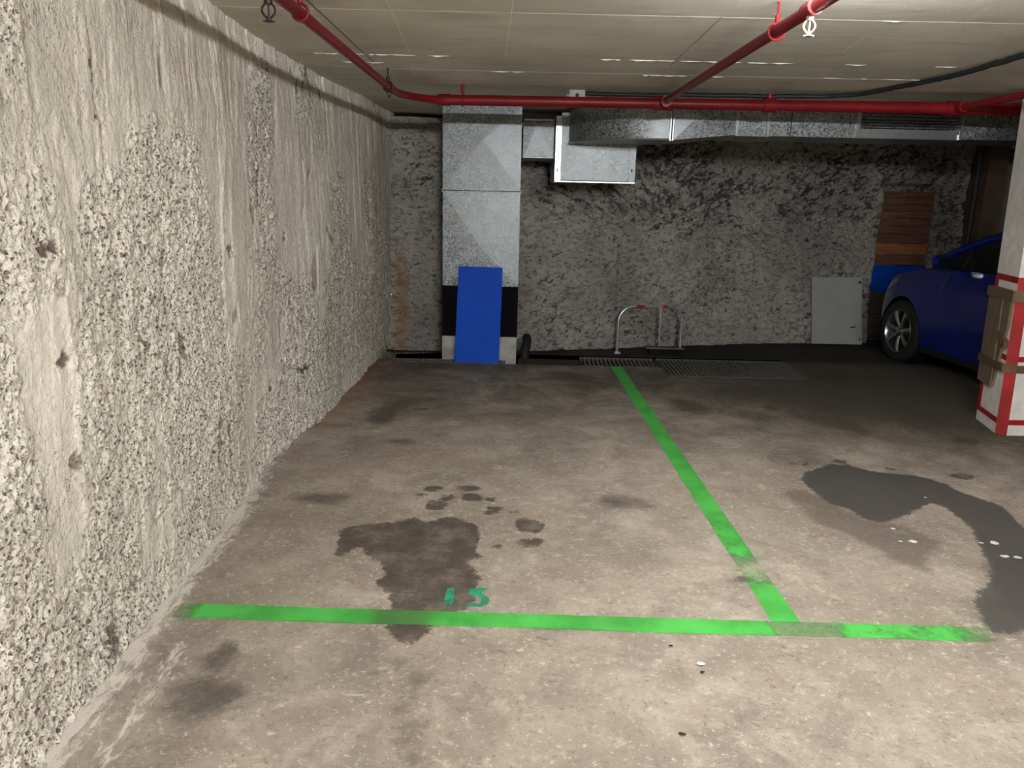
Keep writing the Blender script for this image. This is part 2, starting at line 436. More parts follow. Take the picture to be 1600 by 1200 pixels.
SM= [(-0.987, 3.66, 0.178, 0.103), (0.577, 3.699, 0.201, 0.123), (1.317, 5.616, 0.199, 0.231), (-0.94, 5.163, 0.133, 0.301), (1.737, 5.392, 0.183, 0.158), (1.956, 5.637, 0.08, 0.094), (-0.937, 2.055, 0.17, 0.12), (2.817, 6.715, 0.361, 0.159), (-0.974, 2.255, 0.084, 0.112), (-0.72, 4.604, 0.12, 0.065), (-0.671, 5.352, 0.056, 0.052), (0.964, 2.903, 0.054, 0.034)]
FL= [(1.846, 3.447), (1.872, 3.307), (1.813, 3.304), (2.193, 3.309), (2.257, 3.313), (2.219, 3.174), (2.272, 3.166), (2.217, 3.863)]
CH= [(0.652, 2.296), (0.647, 2.249), (0.569, 2.398), (0.514, 1.942)]

def sd_poly(X, Y, pts):
    d = np.full(X.shape, 1e9); inside = np.zeros(X.shape, bool)
    n = len(pts)
    for i in range(n):
        ax, ay = pts[i]; bx, by = pts[(i + 1) % n]
        ex, ey = bx - ax, by - ay
        t = np.clip(((X - ax) * ex + (Y - ay) * ey) / (ex * ex + ey * ey + 1e-12), 0, 1)
        d = np.minimum(d, (X - ax - t * ex) ** 2 + (Y - ay - t * ey) ** 2)
        c = ((ay > Y) != (by > Y)) & (X < (bx - ax) * (Y - ay) / ((by - ay) if by != ay else 1e-9) + ax)
        inside ^= c
    d = np.sqrt(d)
    return np.where(inside, -d, d)

def floor_material():
    t = NT('garage_concrete')
    p = t.pos()
    big = t.noise(p, 0.9, 6, 0.6, 0.4)
    med = t.noise(p, 4.2, 7, 0.62, 0.5)
    fine = t.noise(p, 38, 6, 0.7)
    vf = t.noise(p, 170, 4, 0.7)
    c = t.mix(t.map(med, 0.33, 0.66), lin((150, 138, 127)), lin((184, 173, 160)))
    c = t.mix(t.map(big, 0.40, 0.64, 0, 0.75), c, lin((139, 128, 115)))
    c = t.mix(t.map(t.noise(p, 2.1, 5, 0.6, 0.8), 0.56, 0.70, 0, 0.5), c, lin((172, 150, 138)))
    c = t.mix(t.map(t.noise(p, 7.5, 6, 0.66, 0.6), 0.58, 0.70, 0, 0.6), c, lin((205, 193, 174)))
    c = t.mix(t.map(t.noise(p, 1.7, 6, 0.65, 1.0), 0.56, 0.66, 0, 0.5), c, lin((122, 114, 105)))
    c = t.mix(t.map(fine, 0.56, 0.72, 0, 0.35), c, lin((112, 102, 92)))
    c = t.mix(t.map(vf, 0.58, 0.70, 0, 0.35), c, lin((212, 202, 186)))
    g2 = t.noise(p, 15, 10, 0.78, 0.3)
    c = t.mix(t.map(g2, 0.52, 0.70, 0, 0.55), c, lin((116, 104, 94)))
    c = t.mix(t.map(g2, 0.46, 0.30, 0, 0.55), c, lin((214, 203, 187)))
    scr = t.noise(t.scale(p, (1.2, 9, 1)), 9, 8, 0.75, 0.6)
    c = t.mix(t.map(scr, 0.60, 0.74, 0, 0.35), c, lin((110, 98, 88)))
    gr = t.noise(p, 46, 5, 0.7, 0.3)
    c = t.mix(t.map(gr, 0.58, 0.65, 0, 0.55), c, lin((100, 88, 78)))
    c = t.mix(t.map(gr, 0.41, 0.35, 0, 0.6), c, lin((226, 216, 202)))
    zone = t.map(t.noise(p, 1.9, 6, 0.7, 0.7), 0.42, 0.62)
    sc2 = t.noise(t.scale(p, (1.0, 1.9, 1)), 17, 7, 0.74, 1.2)
    c = t.mix(t.math('MULTIPLY', t.map(sc2, 0.57, 0.63, 0, 0.6), zone), c, lin((104, 92, 82)))
    c = t.mix(t.math('MULTIPLY', t.map(sc2, 0.42, 0.36, 0, 0.7), zone), c, lin((224, 214, 200)))
    c = t.mix(0.22, c, lin((112, 104, 92)))
    # tyre dirt plus painted-in shade, darker towards the gutter and the right
    far = t.attr('grime_shade')
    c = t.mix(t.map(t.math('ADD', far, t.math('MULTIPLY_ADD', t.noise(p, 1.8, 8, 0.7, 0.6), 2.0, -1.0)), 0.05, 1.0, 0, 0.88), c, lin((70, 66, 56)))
    soft = t.attr('smudge')
    c = t.mix(t.map(t.math('ADD', soft, t.math('MULTIPLY_ADD', t.noise(p, 9, 8, 0.75), 1.6, -0.85)), 0.15, 1.1, 0, 0.78), c, lin((72, 66, 60)))
    rust = t.attr('rust')
    c = t.mix(t.map(t.math('ADD', rust, t.math('MULTIPLY_ADD', med, 0.8, -0.4)), 0.25, 0.9, 0, 0.7), c, lin((172, 122, 84)))
    eff = t.attr('lime')
    c = t.mix(t.map(t.math('ADD', eff, t.math('MULTIPLY_ADD', t.noise(t.scale(p, (3, 1, 1)), 11, 8, 0.75, 0.8), 2.6, -1.3)), 0.34, 0.80, 0, 0.75), c, lin((226, 220, 210)))
    c = t.mix(t.map(t.attr('wet'), 0, 1, 0, 0.85), c, lin((34, 32, 33)))
    # oil and water stains: distances in metres, edge broken by noise
    wob = t.math('MULTIPLY_ADD', t.noise(p, 30, 10, 0.8, 0.6), 0.13, -0.065)
    oil = t.map(t.math('ADD', t.attr('oil'), wob), 0.006, -0.006)
    inner = t.map(t.noise(p, 7.5, 9, 0.75), 0.44, 0.66, 0.95, 0.58)
    oilc = t.mix(t.map(t.noise(p, 11, 6, 0.7), 0.4, 0.65), lin((72, 63, 55)), lin((84, 77, 69)))
    c = t.mix(t.math('MULTIPLY', oil, inner), c, oilc)
    mid = t.map(t.math('ADD', t.attr('faint'), t.math('MULTIPLY', wob, 1.6)), 0.03, -0.03, 0, 0.62)
    c = t.mix(mid, c, lin((92, 84, 76)))
    pud = t.map(t.math('ADD', t.attr('puddle'), wob), 0.010, -0.010, 0, 0.93)
    c = t.mix(pud, c, lin((74, 72, 69)))
    rough = t.map(t.math('ADD', oil, pud), 0.0, 1.0, 0.85, 0.62)
    h = t.math('ADD', t.math('MULTIPLY', med, 1.2), t.math('ADD', t.math('MULTIPLY', fine, 0.5), t.math('MULTIPLY', gr, 0.6)))
    n = t.bump(h, 0.6, 0.010)
    return t.done(c, rough, 0.0, n, 0.25)

FLOOR_MAT = floor_material()
GUTTER_MAT = simple('gutter_grime', (40, 38, 36), 0.95, 0, 0.25, 9, 0.5, 0.1)

def build_floor():
    xs = np.concatenate([[-1.75], np.arange(-1.6, 1.36, 0.022), [1.36], np.arange(1.385, 2.62, 0.022), [2.62], np.arange(2.65, 4.6, 0.03), [5, 6, 7, 8, 9.3]])
    ys = np.concatenate([np.arange(-7.3, 1.4, 0.4), np.arange(1.4, 6.60, 0.022), [6.62], np.arange(6.65, 6.95, 0.03), [6.965], np.arange(7.0, 10.0, 0.06)])
    X, Y = np.meshgrid(xs, ys, indexing='ij')
    wx = X + 0.05 * (fbm(X * 9, Y * 9, 3, 201) - 0.5); wy = Y + 0.06 * (fbm(X * 9, Y * 9, 3, 205) - 0.5)
    oil = sd_poly(wx, wy, OIL)
    for (cx, cy, a, b) in BL + PB:
        q = np.sqrt(((wx - cx) / a) ** 2 + ((wy - cy) / b) ** 2)
        oil = np.minimum(oil, (q - 1) * min(a, b))
    # lighter island inside the stain
    pud = sd_poly(wx, wy, PUD)
    fa = np.full(X.shape, 1.0)
    for (cx, cy, a, b) in BL2:
        q = np.sqrt(((wx - cx) / a) ** 2 + ((wy - cy) / b) ** 2)
        fa = np.minimum(fa, (q - 1) * min(a, b))
    fa = np.minimum(fa, sd_poly(wx, wy, [(1.6, 3.95), (1.75, 3.55), (1.9, 3.5), (2.0, 3.3), (1.85, 3.15), (1.8, 3.0), (1.7, 3.1), (1.62, 3.35), (1.5, 3.5), (1.45, 3.9)]))
    fa = np.minimum(fa, sd_poly(wx, wy, [(2.05, 3.1), (2.3, 3.2), (2.3, 2.2), (2.0, 2.2), (1.95, 2.7)]))
    sm = np.zeros(X.shape)
    for (cx, cy, a, b) in SM:
        q = np.sqrt(((wx - cx) / a) ** 2 + ((wy - cy) / b) ** 2)
        sm = np.maximum(sm, sstep(1.6, 0.2, q))
    wl = X - np.interp(Y, [p[0] for p in WB], [p[1] for p in WB])
    lime = 0.8 * sstep(0.15, 0.0, wl) * sstep(5.4, 3.4, Y)
    lime += 0.55 * np.exp(-((wl - 0.16) / 0.04) ** 2) * sstep(2.5, 2.2, Y) * sstep(1.5, 1.8, Y)
    rust = 0.55 * sstep(0.45, 0.02, wl) * sstep(3.9, 5.2, Y) + 0.15 * sstep(0.6, 0.1, wl) * sstep(2.9, 2.3, Y)
    grime_shade = np.clip(sstep(3.7, 6.4, Y) * 0.85 + 0.4 * sstep(3.4, 5.6, Y) * sstep(0.8, 3.0, X), 0, 1.1) * (0.75 + 0.25 * sstep(0.5, 3.0, X))  # dirt zone that also carries painted shade, stronger to the far right
    wet = sstep(7.15, 7.5, Y)
    Z = (fbm(X * 1.5, Y * 1.5, 2, 211) - 0.5) * 0.004 + 0.0
    near = sstep(0.10, 0.0, wl)
    Z = Z + near * 0.012 * fbm(X * 12, Y * 12, 2, 215) - 0.135 * sstep(7.40 + 0.5 * sstep(2.5, 3.0, X), 8.2 + 0.75 * sstep(2.5, 3.0, X), Y)
    xc = (xs[:-1] + xs[1:]) / 2; yc = (ys[:-1] + ys[1:]) / 2
    XC, YC = np.meshgrid(xc, yc, indexing='ij')
    keep = (YC < 6.62) | ((YC < 6.965) & (XC < 1.36)) | (XC > 2.62) | (YC > 7.42)
    P = np.stack([X, Y, Z], -1)
    me = grid_mesh('floor', P, keep, attrs={'oil': oil, 'puddle': pud, 'faint': fa, 'smudge': sm, 'lime': lime, 'rust': rust, 'grime_shade': grime_shade, 'wet': wet})
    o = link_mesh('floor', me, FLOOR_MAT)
    tag(o, kind='structure')
    return o

FLOOR = build_floor()
bm = bmesh.new()
add_box(bm, -1.8, 2.62, 6.60, 7.6, -0.30, -0.24)
add_box(bm, -1.8, 1.36, 6.945, 6.965, -0.26, -0.004)
add_box(bm, 1.36, 2.62, 6.60, 6.62, -0.26, -0.004)
add_box(bm, 1.34, 1.36, 6.62, 6.965, -0.26, -0.004)
add_box(bm, 2.62, 2.64, 6.60, 7.5, -0.26, -0.004)
o = obj('gutter_bed', bm, GUTTER_MAT, FLOOR)
tag(o, 'dark dirty bed of the drainage gutter along the back wall')

fleck_mat = simple('paint_white', (225, 225, 218), 0.7)
for i, (x, y) in enumerate(FL):
    bm = bmesh.new(); n = 9; r = [0.010, 0.017, 0.008, 0.009, 0.018, 0.018, 0.015, 0.007][i]
    vs = [bm.verts.new((x + r * (1 + 0.35 * random.random()) * math.cos(2 * math.pi * k / n), y + 1.1 * r * (0.6 + 0.5 * random.random()) * math.sin(2 * math.pi * k / n), 0.003)) for k in range(n)]
    top = bm.verts.new((x, y, 0.006))
    for k in range(n): bm.faces.new((vs[k], vs[(k + 1) % n], top))
    obj('paint_fleck', bm, fleck_mat, FLOOR)
chip_mat = simple('chip_dark', (46, 40, 34), 0.9)
for i, (x, y) in enumerate(CH):
    bm = bmesh.new(); n = 7; r = [0.015, 0.009, 0.008, 0.012][i]
    vs = [bm.verts.new((x + r * (0.7 + 0.6 * random.random()) * math.cos(2 * math.pi * k / n), y + 0.6 * r * (0.7 + 0.6 * random.random()) * math.sin(2 * math.pi * k / n), 0.003)) for k in range(n)]
    top = bm.verts.new((x, y, 0.007))
    for k in range(n): bm.faces.new((vs[k], vs[(k + 1) % n], top))
    obj('floor_chip', bm, fleck_mat if i == 0 else chip_mat, FLOOR)

# ------------------------------------------------------------------ ceiling and the rest of the shell
def ceiling_material():
    t = NT('formed_concrete_slab')
    p = t.pos(); s = t.xyz(p)
    n1 = t.noise(p, 1.3, 5, 0.6); n2 = t.noise(p, 18, 5, 0.65); n3 = t.noise(t.scale(p, (1.0, 5, 1)), 2.0, 6, 0.6)
    c = t.mix(t.map(n1, 0.35, 0.65), lin((226, 222, 208)), lin((208, 204, 190)))
    c = t.mix(t.map(n3, 0.5, 0.7, 0, 0.3), c, lin((168, 160, 142)))
    c = t.mix(t.map(n2, 0.62, 0.75, 0, 0.25), c, lin((190, 184, 168)))
    return t.done(c, 0.9, 0.0, t.bump(t.math('ADD', n2, t.noise(p, 90, 3)), 0.25, 0.006), 0.2)

CEIL_MAT = ceiling_material()
# the slab shows the print of its formwork: board rows with hairline steps between them
bm = bmesh.new()
rows = [-7.2, -3.0, -1.0, 0.4, 1.5, 2.6, 3.62, 4.72, 5.25, 6.32, 7.4, 8.3, 10.2]
for i in range(len(rows) - 1):
    z = CEIL + (0.0006 if i % 2 else 0.0)
    add_box(bm, -1.9, 9.4, rows[i] + 0.0008, rows[i + 1] - 0.0008, z, CEIL + 0.2)
add_box(bm, -1.9, 9.4, -7.2, 10.2, CEIL + 0.006, CEIL + 0.22)
CEILING = tag(obj('ceiling', bm, CEIL_MAT), kind='structure')
lime_mat = simple('lime_seep', (252, 250, 244), 0.85, 0, 0.03, 40, 0.3)
# lime that has seeped out along the joints: thin crusts under the slab
def crust(x0, x1, y, w=0.006, dense=0.7):
    bm = bmesh.new(); x = x0
    while x < x1:
        L = 0.03 + random.random() * 0.14
        if random.random() < dense:
            n = max(2, int(L / 0.02)); lo = []; hi = []; mi = []
            for k in range(n + 1):
                f = math.sin(math.pi * (k + 0.35) / (n + 0.7)) * w * (0.4 + 0.9 * random.random())
                xx = x + L * k / n; yy = y + (random.random() - 0.5) * 0.006
                lo.append(bm.verts.new((xx, yy - f, CEIL - 0.0012))); hi.append(bm.verts.new((xx, yy + f, CEIL - 0.0012))); mi.append(bm.verts.new((xx, yy, CEIL - 0.0012 - f * 0.9)))
            for k in range(n): bm.faces.new((lo[k], mi[k], mi[k + 1], lo[k + 1])); bm.faces.new((mi[k], hi[k], hi[k + 1], mi[k + 1]))
        x += L * (0.9 + random.random() * (1.2 - dense))
    o = obj('lime_crust', bm, lime_mat, CEILING)
    return o
crust(-1.20, -0.42, 4.72, 0.007, 0.85); crust(-0.42, 0.05, 4.73, 0.004, 0.55); crust(0.45, 1.5, 4.72, 0.006, 0.8); crust(1.6, 2.6, 4.72, 0.005, 0.45)
crust(-1.15, -0.9, 5.0, 0.006, 0.8); crust(-1.05, -0.85, 5.25, 0.006, 0.8); crust(0.70, 1.28, 5.27, 0.006, 0.9); crust(1.75, 2.5, 5.22, 0.004, 0.7); crust(-0.2, -0.05, 5.25, 0.005, 0.5)
crust(1.1, 2.3, 3.62, 0.004, 0.3)
# fine joints running away from the camera
joint_mat = simple('joint_pale', (246, 243, 232), 0.9, 0, 0.03)
dark_joint = simple('joint_dark', (84, 80, 72), 0.9)
for (x0, y0, x1, y1, m, w) in ((-0.905, 3.3, -0.913, 5.1, dark_joint, 0.0030), (-0.56, 3.3, -0.645, 4.7, joint_mat, 0.0022), (-0.70, 5.1, -0.72, 5.5, joint_mat, 0.003), (-0.045, 3.4, -0.10, 4.7, joint_mat, 0.0022),
                               (-0.95, 5.0, -0.87, 5.3, joint_mat, 0.002), (1.62, 3.9, 1.68, 4.35, joint_mat, 0.003), (1.10, 5.3, 1.30, 5.8, joint_mat, 0.002), (1.85, 3.3, 1.92, 3.7, joint_mat, 0.003), (0.86, 3.6, 0.88, 4.9, dark_joint, 0.0015)):
    bm = bmesh.new(); L = math.hypot(x1 - x0, y1 - y0); nx, ny = -(y1 - y0) / L * w, (x1 - x0) / L * w
    vs = [bm.verts.new(q) for q in ((x0 + nx, y0 + ny, CEIL - 0.001), (x1 + nx, y1 + ny, CEIL - 0.001), (x1 - nx, y1 - ny, CEIL - 0.001), (x0 - nx, y0 - ny, CEIL - 0.001))]
    bm.faces.new(vs)
    obj('formwork_joint', bm, m, CEILING)

plain = simple('painted_wall_grey', (128, 122, 112), 0.9, 0, 0.12, 3, 0.3)
tag(obj('wall_right', box(9.2, 9.4, -7.2, 10.2, -0.05, CEIL + 0.1), plain), kind='structure')
tag(obj('wall_front', box(-1.9, 9.4, -7.3, -7.1, -0.3, CEIL + 0.1), plain), kind='structure')
# beyond the craggy part the back wall goes on smooth and pale behind a pilaster
tag(obj('wall_back_smooth', box(5.45, 9.4, 9.82, 9.98, -0.3, CEIL + 0.1), plain), kind='structure')
# dark slot above the craggy wall, closed further back
tag(obj('wall_back_slot', box(-1.9, 9.4, 10.1, 10.2, -0.4, CEIL + 0.1), simple('slot_dark', (40, 37, 34), 0.95)), kind='structure')

# ------------------------------------------------------------------ shared materials
def galvanised():
    t = NT('galvanised_sheet')
    p = t.pos()
    r = t.node('ShaderNodeTexVoronoi'); t.set(r.inputs['Vector'], t.scale(p, (1, 1, 1))); r.inputs['Scale'].default_value = 85
    sp = t.xyz(r.outputs['Color'])[0]
    n = t.noise(p, 7, 5, 0.6)
    c = t.mix(sp, lin((92, 97, 100)), lin((184, 189, 191)))
    c = t.mix(t.map(n, 0.45, 0.7, 0, 0.5), c, lin((132, 132, 126)))
    rough = t.math('MULTIPLY_ADD', sp, 0.25, 0.38)
    b = t.bump(t.math('ADD', sp, t.math('MULTIPLY', t.noise(p, 3, 3), 6.0)), 0.25, 0.004)
    return t.done(c, rough, 0.86, b, 0.5)

GALV = galvanised()
GALV_EDGE = simple('galvanised_edge', (190, 194, 196), 0.35, 0.85, 0.1, 30)
RED = simple('red_pipe_paint', (122, 20, 27), 0.42, 0, 0.12, 6, 0.05, 0.3)
RED_PAINT = simple('red_wall_paint', (172, 28, 30), 0.6, 0, 0.16, 9, 0.1)
BLACK_METAL = simple('blackened_metal', (44, 38, 32), 0.5, 0.5)
BLACK_RUBBER = simple('black_rubber', (20, 20, 22), 0.75)
CHROME = simple('bright_chrome', (240, 242, 244), 0.3, 0.85, 0.02)
BLACK_PAINT = simple('black_band_paint', (9, 9, 14), 0.8, 0, 0.1, 12, 0, 0.1)
WHITE_PAINT = simple('dusty_white_paint', (188, 190, 182), 0.75, 0, 0.12, 7, 0.2)
COLUMN_WHITE = simple('column_limewash', (244, 241, 236), 0.85, 0, 0.08, 14, 0.5)

# ------------------------------------------------------------------ ceiling lamps: front pair light the place, rear pair are added fill
for LP, power, lab in zip(LAMPS, LAMP_STRENGTH, ('white batten lamp with one bare tube, just above the top edge of the picture', 'white batten lamp with one bare tube, on the slab right above the camera', 'added fill lamp, batten with one bare tube, unseen behind the camera', 'added fill lamp, batten with one bare tube, unseen far behind the camera')):
    em = bpy.data.materials.new('lit_tube'); em.use_nodes = True
    nt = em.node_tree; nt.nodes.clear()
    e = nt.nodes.new('ShaderNodeEmission'); e.inputs[0].default_value = LAMP_COLOR + (1,); e.inputs[1].default_value = power
    nt.links.new(e.outputs[0], nt.nodes.new('ShaderNodeOutputMaterial').inputs[0])
    lamp = empty('ceiling_or_fill_lamp', (LP[0], LP[1], CEIL), lab, 'lamp', 'batten lamps on the slab, rear pair added fill')
    obj('lamp_housing', box(-0.34, 0.34, -0.03, 0.03, -0.012, -0.001), WHITE_PAINT, lamp, bevel=0.004)
    dz = LP[2] - CEIL
    obj('lamp_tube', tube([(-0.29, 0, dz), (0.29, 0, dz)], 0.015, 12), em, lamp, smooth=True)
    for s in (-1, 1): obj('tube_holder', box(s * 0.31 - 0.018, s * 0.31 + 0.018, -0.018, 0.018, dz - 0.018, -0.01), WHITE_PAINT, lamp, bevel=0.003)

# ------------------------------------------------------------------ painted green bay lines and bay number
def floor_z(x, y):
    return (fbm(x * 1.5, y * 1.5, 2, 211) - 0.5) * 0.004

def line_paint(name, rgb, holes=0.0):
    t = NT(name); p = t.pos()
    c = t.mix(t.map(t.noise(p, 5, 5), 0.35, 0.65), lin(rgb), lin(tuple(min(255, int(v * 1.12 + 8)) for v in rgb)))
    c = t.mix(t.map(t.attr('dirty'), 0, 1, 0, 0.75), c, lin((70, 84, 58)))
    wear = t.math('ADD', t.attr('wear'), t.math('MULTIPLY_ADD', t.noise(p, 16, 7, 0.72), 1.5, -0.75))
    a = t.math('MULTIPLY', t.map(wear, 0.35 - holes, 0.85 - holes, 1.0, 0.36), t.map(wear, 1.0, 1.35, 1.0, 0.0))
    a = t.math('MULTIPLY', a, t.map(t.noise(p, 90, 4, 0.7), 0.60, 0.74, 1.0, 0.55))
    t.done(c, 0.65, 0, t.bump(t.noise(p, 60, 4), 0.2, 0.003), 0.2)
    t.set(t.b.inputs['Alpha'], a)
    return t.m

GREEN = line_paint('green_line_paint', (66, 156, 66))
TEAL = line_paint('teal_number_paint', (42, 134, 102), 0.12)

def strip(name, path, width, wearf, dirtyf, mat, label):
    """ribbon of paint following the floor; wearf(s, v) in 0..1"""
    P = [Vector(p) for p in path]
    L = (P[1] - P[0]).length; n = max(8, int(L / 0.02)); m = 7
    d = (P[1] - P[0]).normalized(); nrm = Vector((-d.y, d.x))
    s = np.linspace(0, L, n); v = np.linspace(-0.5, 0.5, m)
    Sg, V = np.meshgrid(s, v, indexing='ij')
    w = width * (1 + 0.05 * (vn(Sg * 9, Sg * 0, 303) - 0.5))
    X = P[0].x + d.x * Sg + nrm.x * V * w; Y = P[0].y + d.y * Sg + nrm.y * V * w
    Z = floor_z(X, Y) + 0.0016
    me = grid_mesh(name, np.stack([X, Y, Z], -1), attrs={'wear': wearf(Sg, X, Y), 'dirty': dirtyf(Sg, X, Y)}, flip=True)
    o = link_mesh(name, me, mat)
    return tag(o, label, 'line marking')

strip('bay_line', [(-1.27, 2.552), (1.80, 2.522)], 0.098,
      lambda s, x, y: sstep(-1.08, -1.28, x) * 1.3 + 0.62 * sstep(0.93, 1.02, x) * sstep(1.28, 1.15, x) + 0.35 * sstep(0.6, 1.0, x) + 0.15 * sstep(1.2, 1.5, x) + 0.9 * sstep(1.62, 1.82, x),
      lambda s, x, y: sstep(-0.56, -0.46, x) * sstep(-0.22, -0.34, x) * 0.8 + 0.25 * sstep(0.1, 0.25, x) * sstep(0.55, 0.4, x), GREEN,
      'long green painted line across the front of the bays, from rough wall to the right')
strip('bay_line', [(1.035, 2.575), (0.935, 6.955)], 0.104,
      lambda s, x, y: 1.15 * np.exp(-((y - 2.99) / 0.13) ** 2) + 0.35 * np.exp(-((y - 3.35) / 0.2) ** 2) + 0.1,
      lambda s, x, y: 0.7 * sstep(4.0, 6.0, y) * 0 + 0.35 * np.exp(-((y - 2.85) / 0.08) ** 2) + 0.3 * np.exp(-((y - 3.5) / 0.15) ** 2), GREEN,
      'green painted line between the two bays, running away to the metal gratings')

num = empty('bay_number', (-0.16, 2.70, 0), 'small worn teal painted bay number beside the front green line', 'number')
def digit(name, pts, wear):
    bm = bmesh.new()
    vs = [bm.verts.new((x + 0.16, y - 2.70, float(floor_z(np.array([x]), np.array([y]))[0]) + 0.0015)) for x, y in pts]
    bm.faces.new(vs)
    bmesh.ops.triangulate(bm, faces=bm.faces)
    o = obj(name, bm, TEAL, num)
    me = o.data; at = me.attributes.new('wear', 'FLOAT', 'POINT'); at.data.foreach_set('value', [wear] * len(me.vertices))
    return o
digit('digit', [(-0.252, 2.768), (-0.223, 2.770), (-0.219, 2.645), (-0.256, 2.645)], 0.34)
# second digit: a flat top bar, a step down, and a round belly open to the left
outer = [(-0.168, 2.758), (-0.153, 2.772), (-0.124, 2.773), (-0.088, 2.774), (-0.099, 2.752), (-0.113, 2.746), (-0.109, 2.728), (-0.088, 2.708), (-0.079, 2.683), (-0.085, 2.652), (-0.108, 2.631),
         (-0.154, 2.630), (-0.170, 2.643), (-0.157, 2.660), (-0.139, 2.658), (-0.121, 2.652), (-0.112, 2.670), (-0.115, 2.694), (-0.130, 2.712), (-0.158, 2.716), (-0.166, 2.736)]
digit('digit', outer, 0.36)

# ------------------------------------------------------------------ gratings over the gutter
def grating(x0, x1, y0, y1, pitch, label):
    g = empty('drain_grating', ((x0 + x1) / 2, (y0 + y1) / 2, 0), label, 'grating', 'steel gratings over the drainage gutter')
    mx, my = (x0 + x1) / 2, (y0 + y1) / 2
    hx, hy = (x1 - x0) / 2, (y1 - y0) / 2
    m = GRATE_MAT
    bm = bmesh.new()
    add_box(bm, -hx, hx, -hy, -hy + 0.012, -0.035, 0.002); add_box(bm, -hx, hx, hy - 0.012, hy, -0.035, 0.002)
    add_box(bm, -hx, -hx + 0.008, -hy, hy, -0.035, 0.002); add_box(bm, hx - 0.008, hx, -hy, hy, -0.035, 0.002)
    obj('grating_frame', bm, m, g)
    bm = bmesh.new(); n = int((x1 - x0) / pitch)
    for i in range(1, n):
        x = -hx + (x1 - x0) * i / n
        add_box(bm, x - pitch * 0.27, x + pitch * 0.27, -hy + 0.012, hy - 0.012, -0.03, 0.0)
    tag(obj('grating_bars', bm, m, g), kind='stuff')
    return g
GRATE_MAT = simple('dull_grate_steel', (118, 118, 112), 0.7, 0.3, 0.2, 14)
grating(-1.29, -0.10, 6.97, 7.11, 0.038, 'narrow dark steel grating in the left corner, beside the standing duct')
grating(0.62, 1.34, 6.97, 7.36, 0.038, 'short steel grating at the far end of the dividing green line')
grating(1.365, 2.619, 6.63, 7.36, 0.038, 'widest steel grating, in front of the chrome parking barrier')
o = obj('gutter_cover', box(0.02, 0.61, 6.975, 7.24, -0.03, -0.002), simple('gutter_plate', (58, 56, 52), 0.8, 0.2, 0.2, 12), bevel=0.003)
tag(o, 'solid dark steel plate over the gutter right of the standing duct', 'cover plate')

# ------------------------------------------------------------------ standing duct
def face_grid(bm, x0, x1, z0, z1, y, dy, fx=0.5, fz=0.5):
    """cross-broken sheet: four triangles meeting at a raised point, front side at y"""
    a, b, c, d = [bm.verts.new(q) for q in ((x0, y, z0), (x1, y, z0), (x1, y, z1), (x0, y, z1))]
    m = bm.verts.new((x0 + (x1 - x0) * fx, y - dy, z0 + (z1 - z0) * fz))
    for p, q in ((a, b), (b, c), (c, d), (d, a)): bm.faces.new((p, q, m))
    return a, b, c, d

def duct_section(name, x0, x1, y0, y1, z0, z1, dy, parent, mat, fx=0.5, fz=0.5):
    bm = bmesh.new()
    a, b, c, d = face_grid(bm, x0, x1, z0, z1, y0, dy, fx, fz)
    e, f, g, h = [bm.verts.new(q) for q in ((x0, y1, z0), (x1, y1, z0), (x1, y1, z1), (x0, y1, z1))]
    for q in ((e, f, g, h), (a, b, f, e), (b, c, g, f), (c, d, h, g), (d, a, e, h)): bm.faces.new(q)
    return obj(name, bm, mat, parent)

DX0, DX1, DY0, DY1 = -0.697, 0.005, 7.13, 7.62
vd = empty('standing_duct', ((DX0 + DX1) / 2, (DY0 + DY1) / 2, 0), 'tall square galvanised duct standing on a white base with a black band', 'duct')
cx, cyy = (DX0 + DX1) / 2, (DY0 + DY1) / 2
X0, X1, YA, YB = DX0 - cx, DX1 - cx, DY0 - cyy, DY1 - cyy
duct_section('duct_section', X0, X1, YA, YB, 1.572, CEIL - 0.01, 0.022, vd, GALV, 0.52, 0.60)
duct_section('duct_section', X0, X1, YA, YB, 0.70, 1.548, 0.022, vd, GALV, 0.52, 0.40)
bm = bmesh.new(); add_box(bm, X0 - 0.012, X1 + 0.012, YA - 0.012, YB, 1.547, 1.556); add_box(bm, X0 - 0.010, X1 + 0.010, YA - 0.010, YB, 1.564, 1.573)
obj('duct_flange', bm, GALV, vd)
obj('flange_gap', box(X0 + 0.01, X1 - 0.01, YA + 0.015, YB, 1.550, 1.570), BLACK_METAL, vd)
bm = bmesh.new(); add_box(bm, X0 + 0.045, X0 + 0.052, YA - 0.003, YA + 0.01, 0.71, 1.545); add_box(bm, X0 + 0.045, X0 + 0.052, YA - 0.003, YA + 0.01, 1.575, 2.25)
obj('duct_seam', bm, GALV, vd)
obj('black_band', box(X0 - 0.002, X1 + 0.002, YA - 0.004, YB, 0.225, 0.70), BLACK_PAINT, vd)
obj('duct_base', box(X0 - 0.004, X1 - 0.004, YA - 0.012, YB, -0.238, 0.225), simple('stained_base', (176, 178, 168), 0.85, 0, 0.3, 5, 0.3), vd, bevel=0.004)

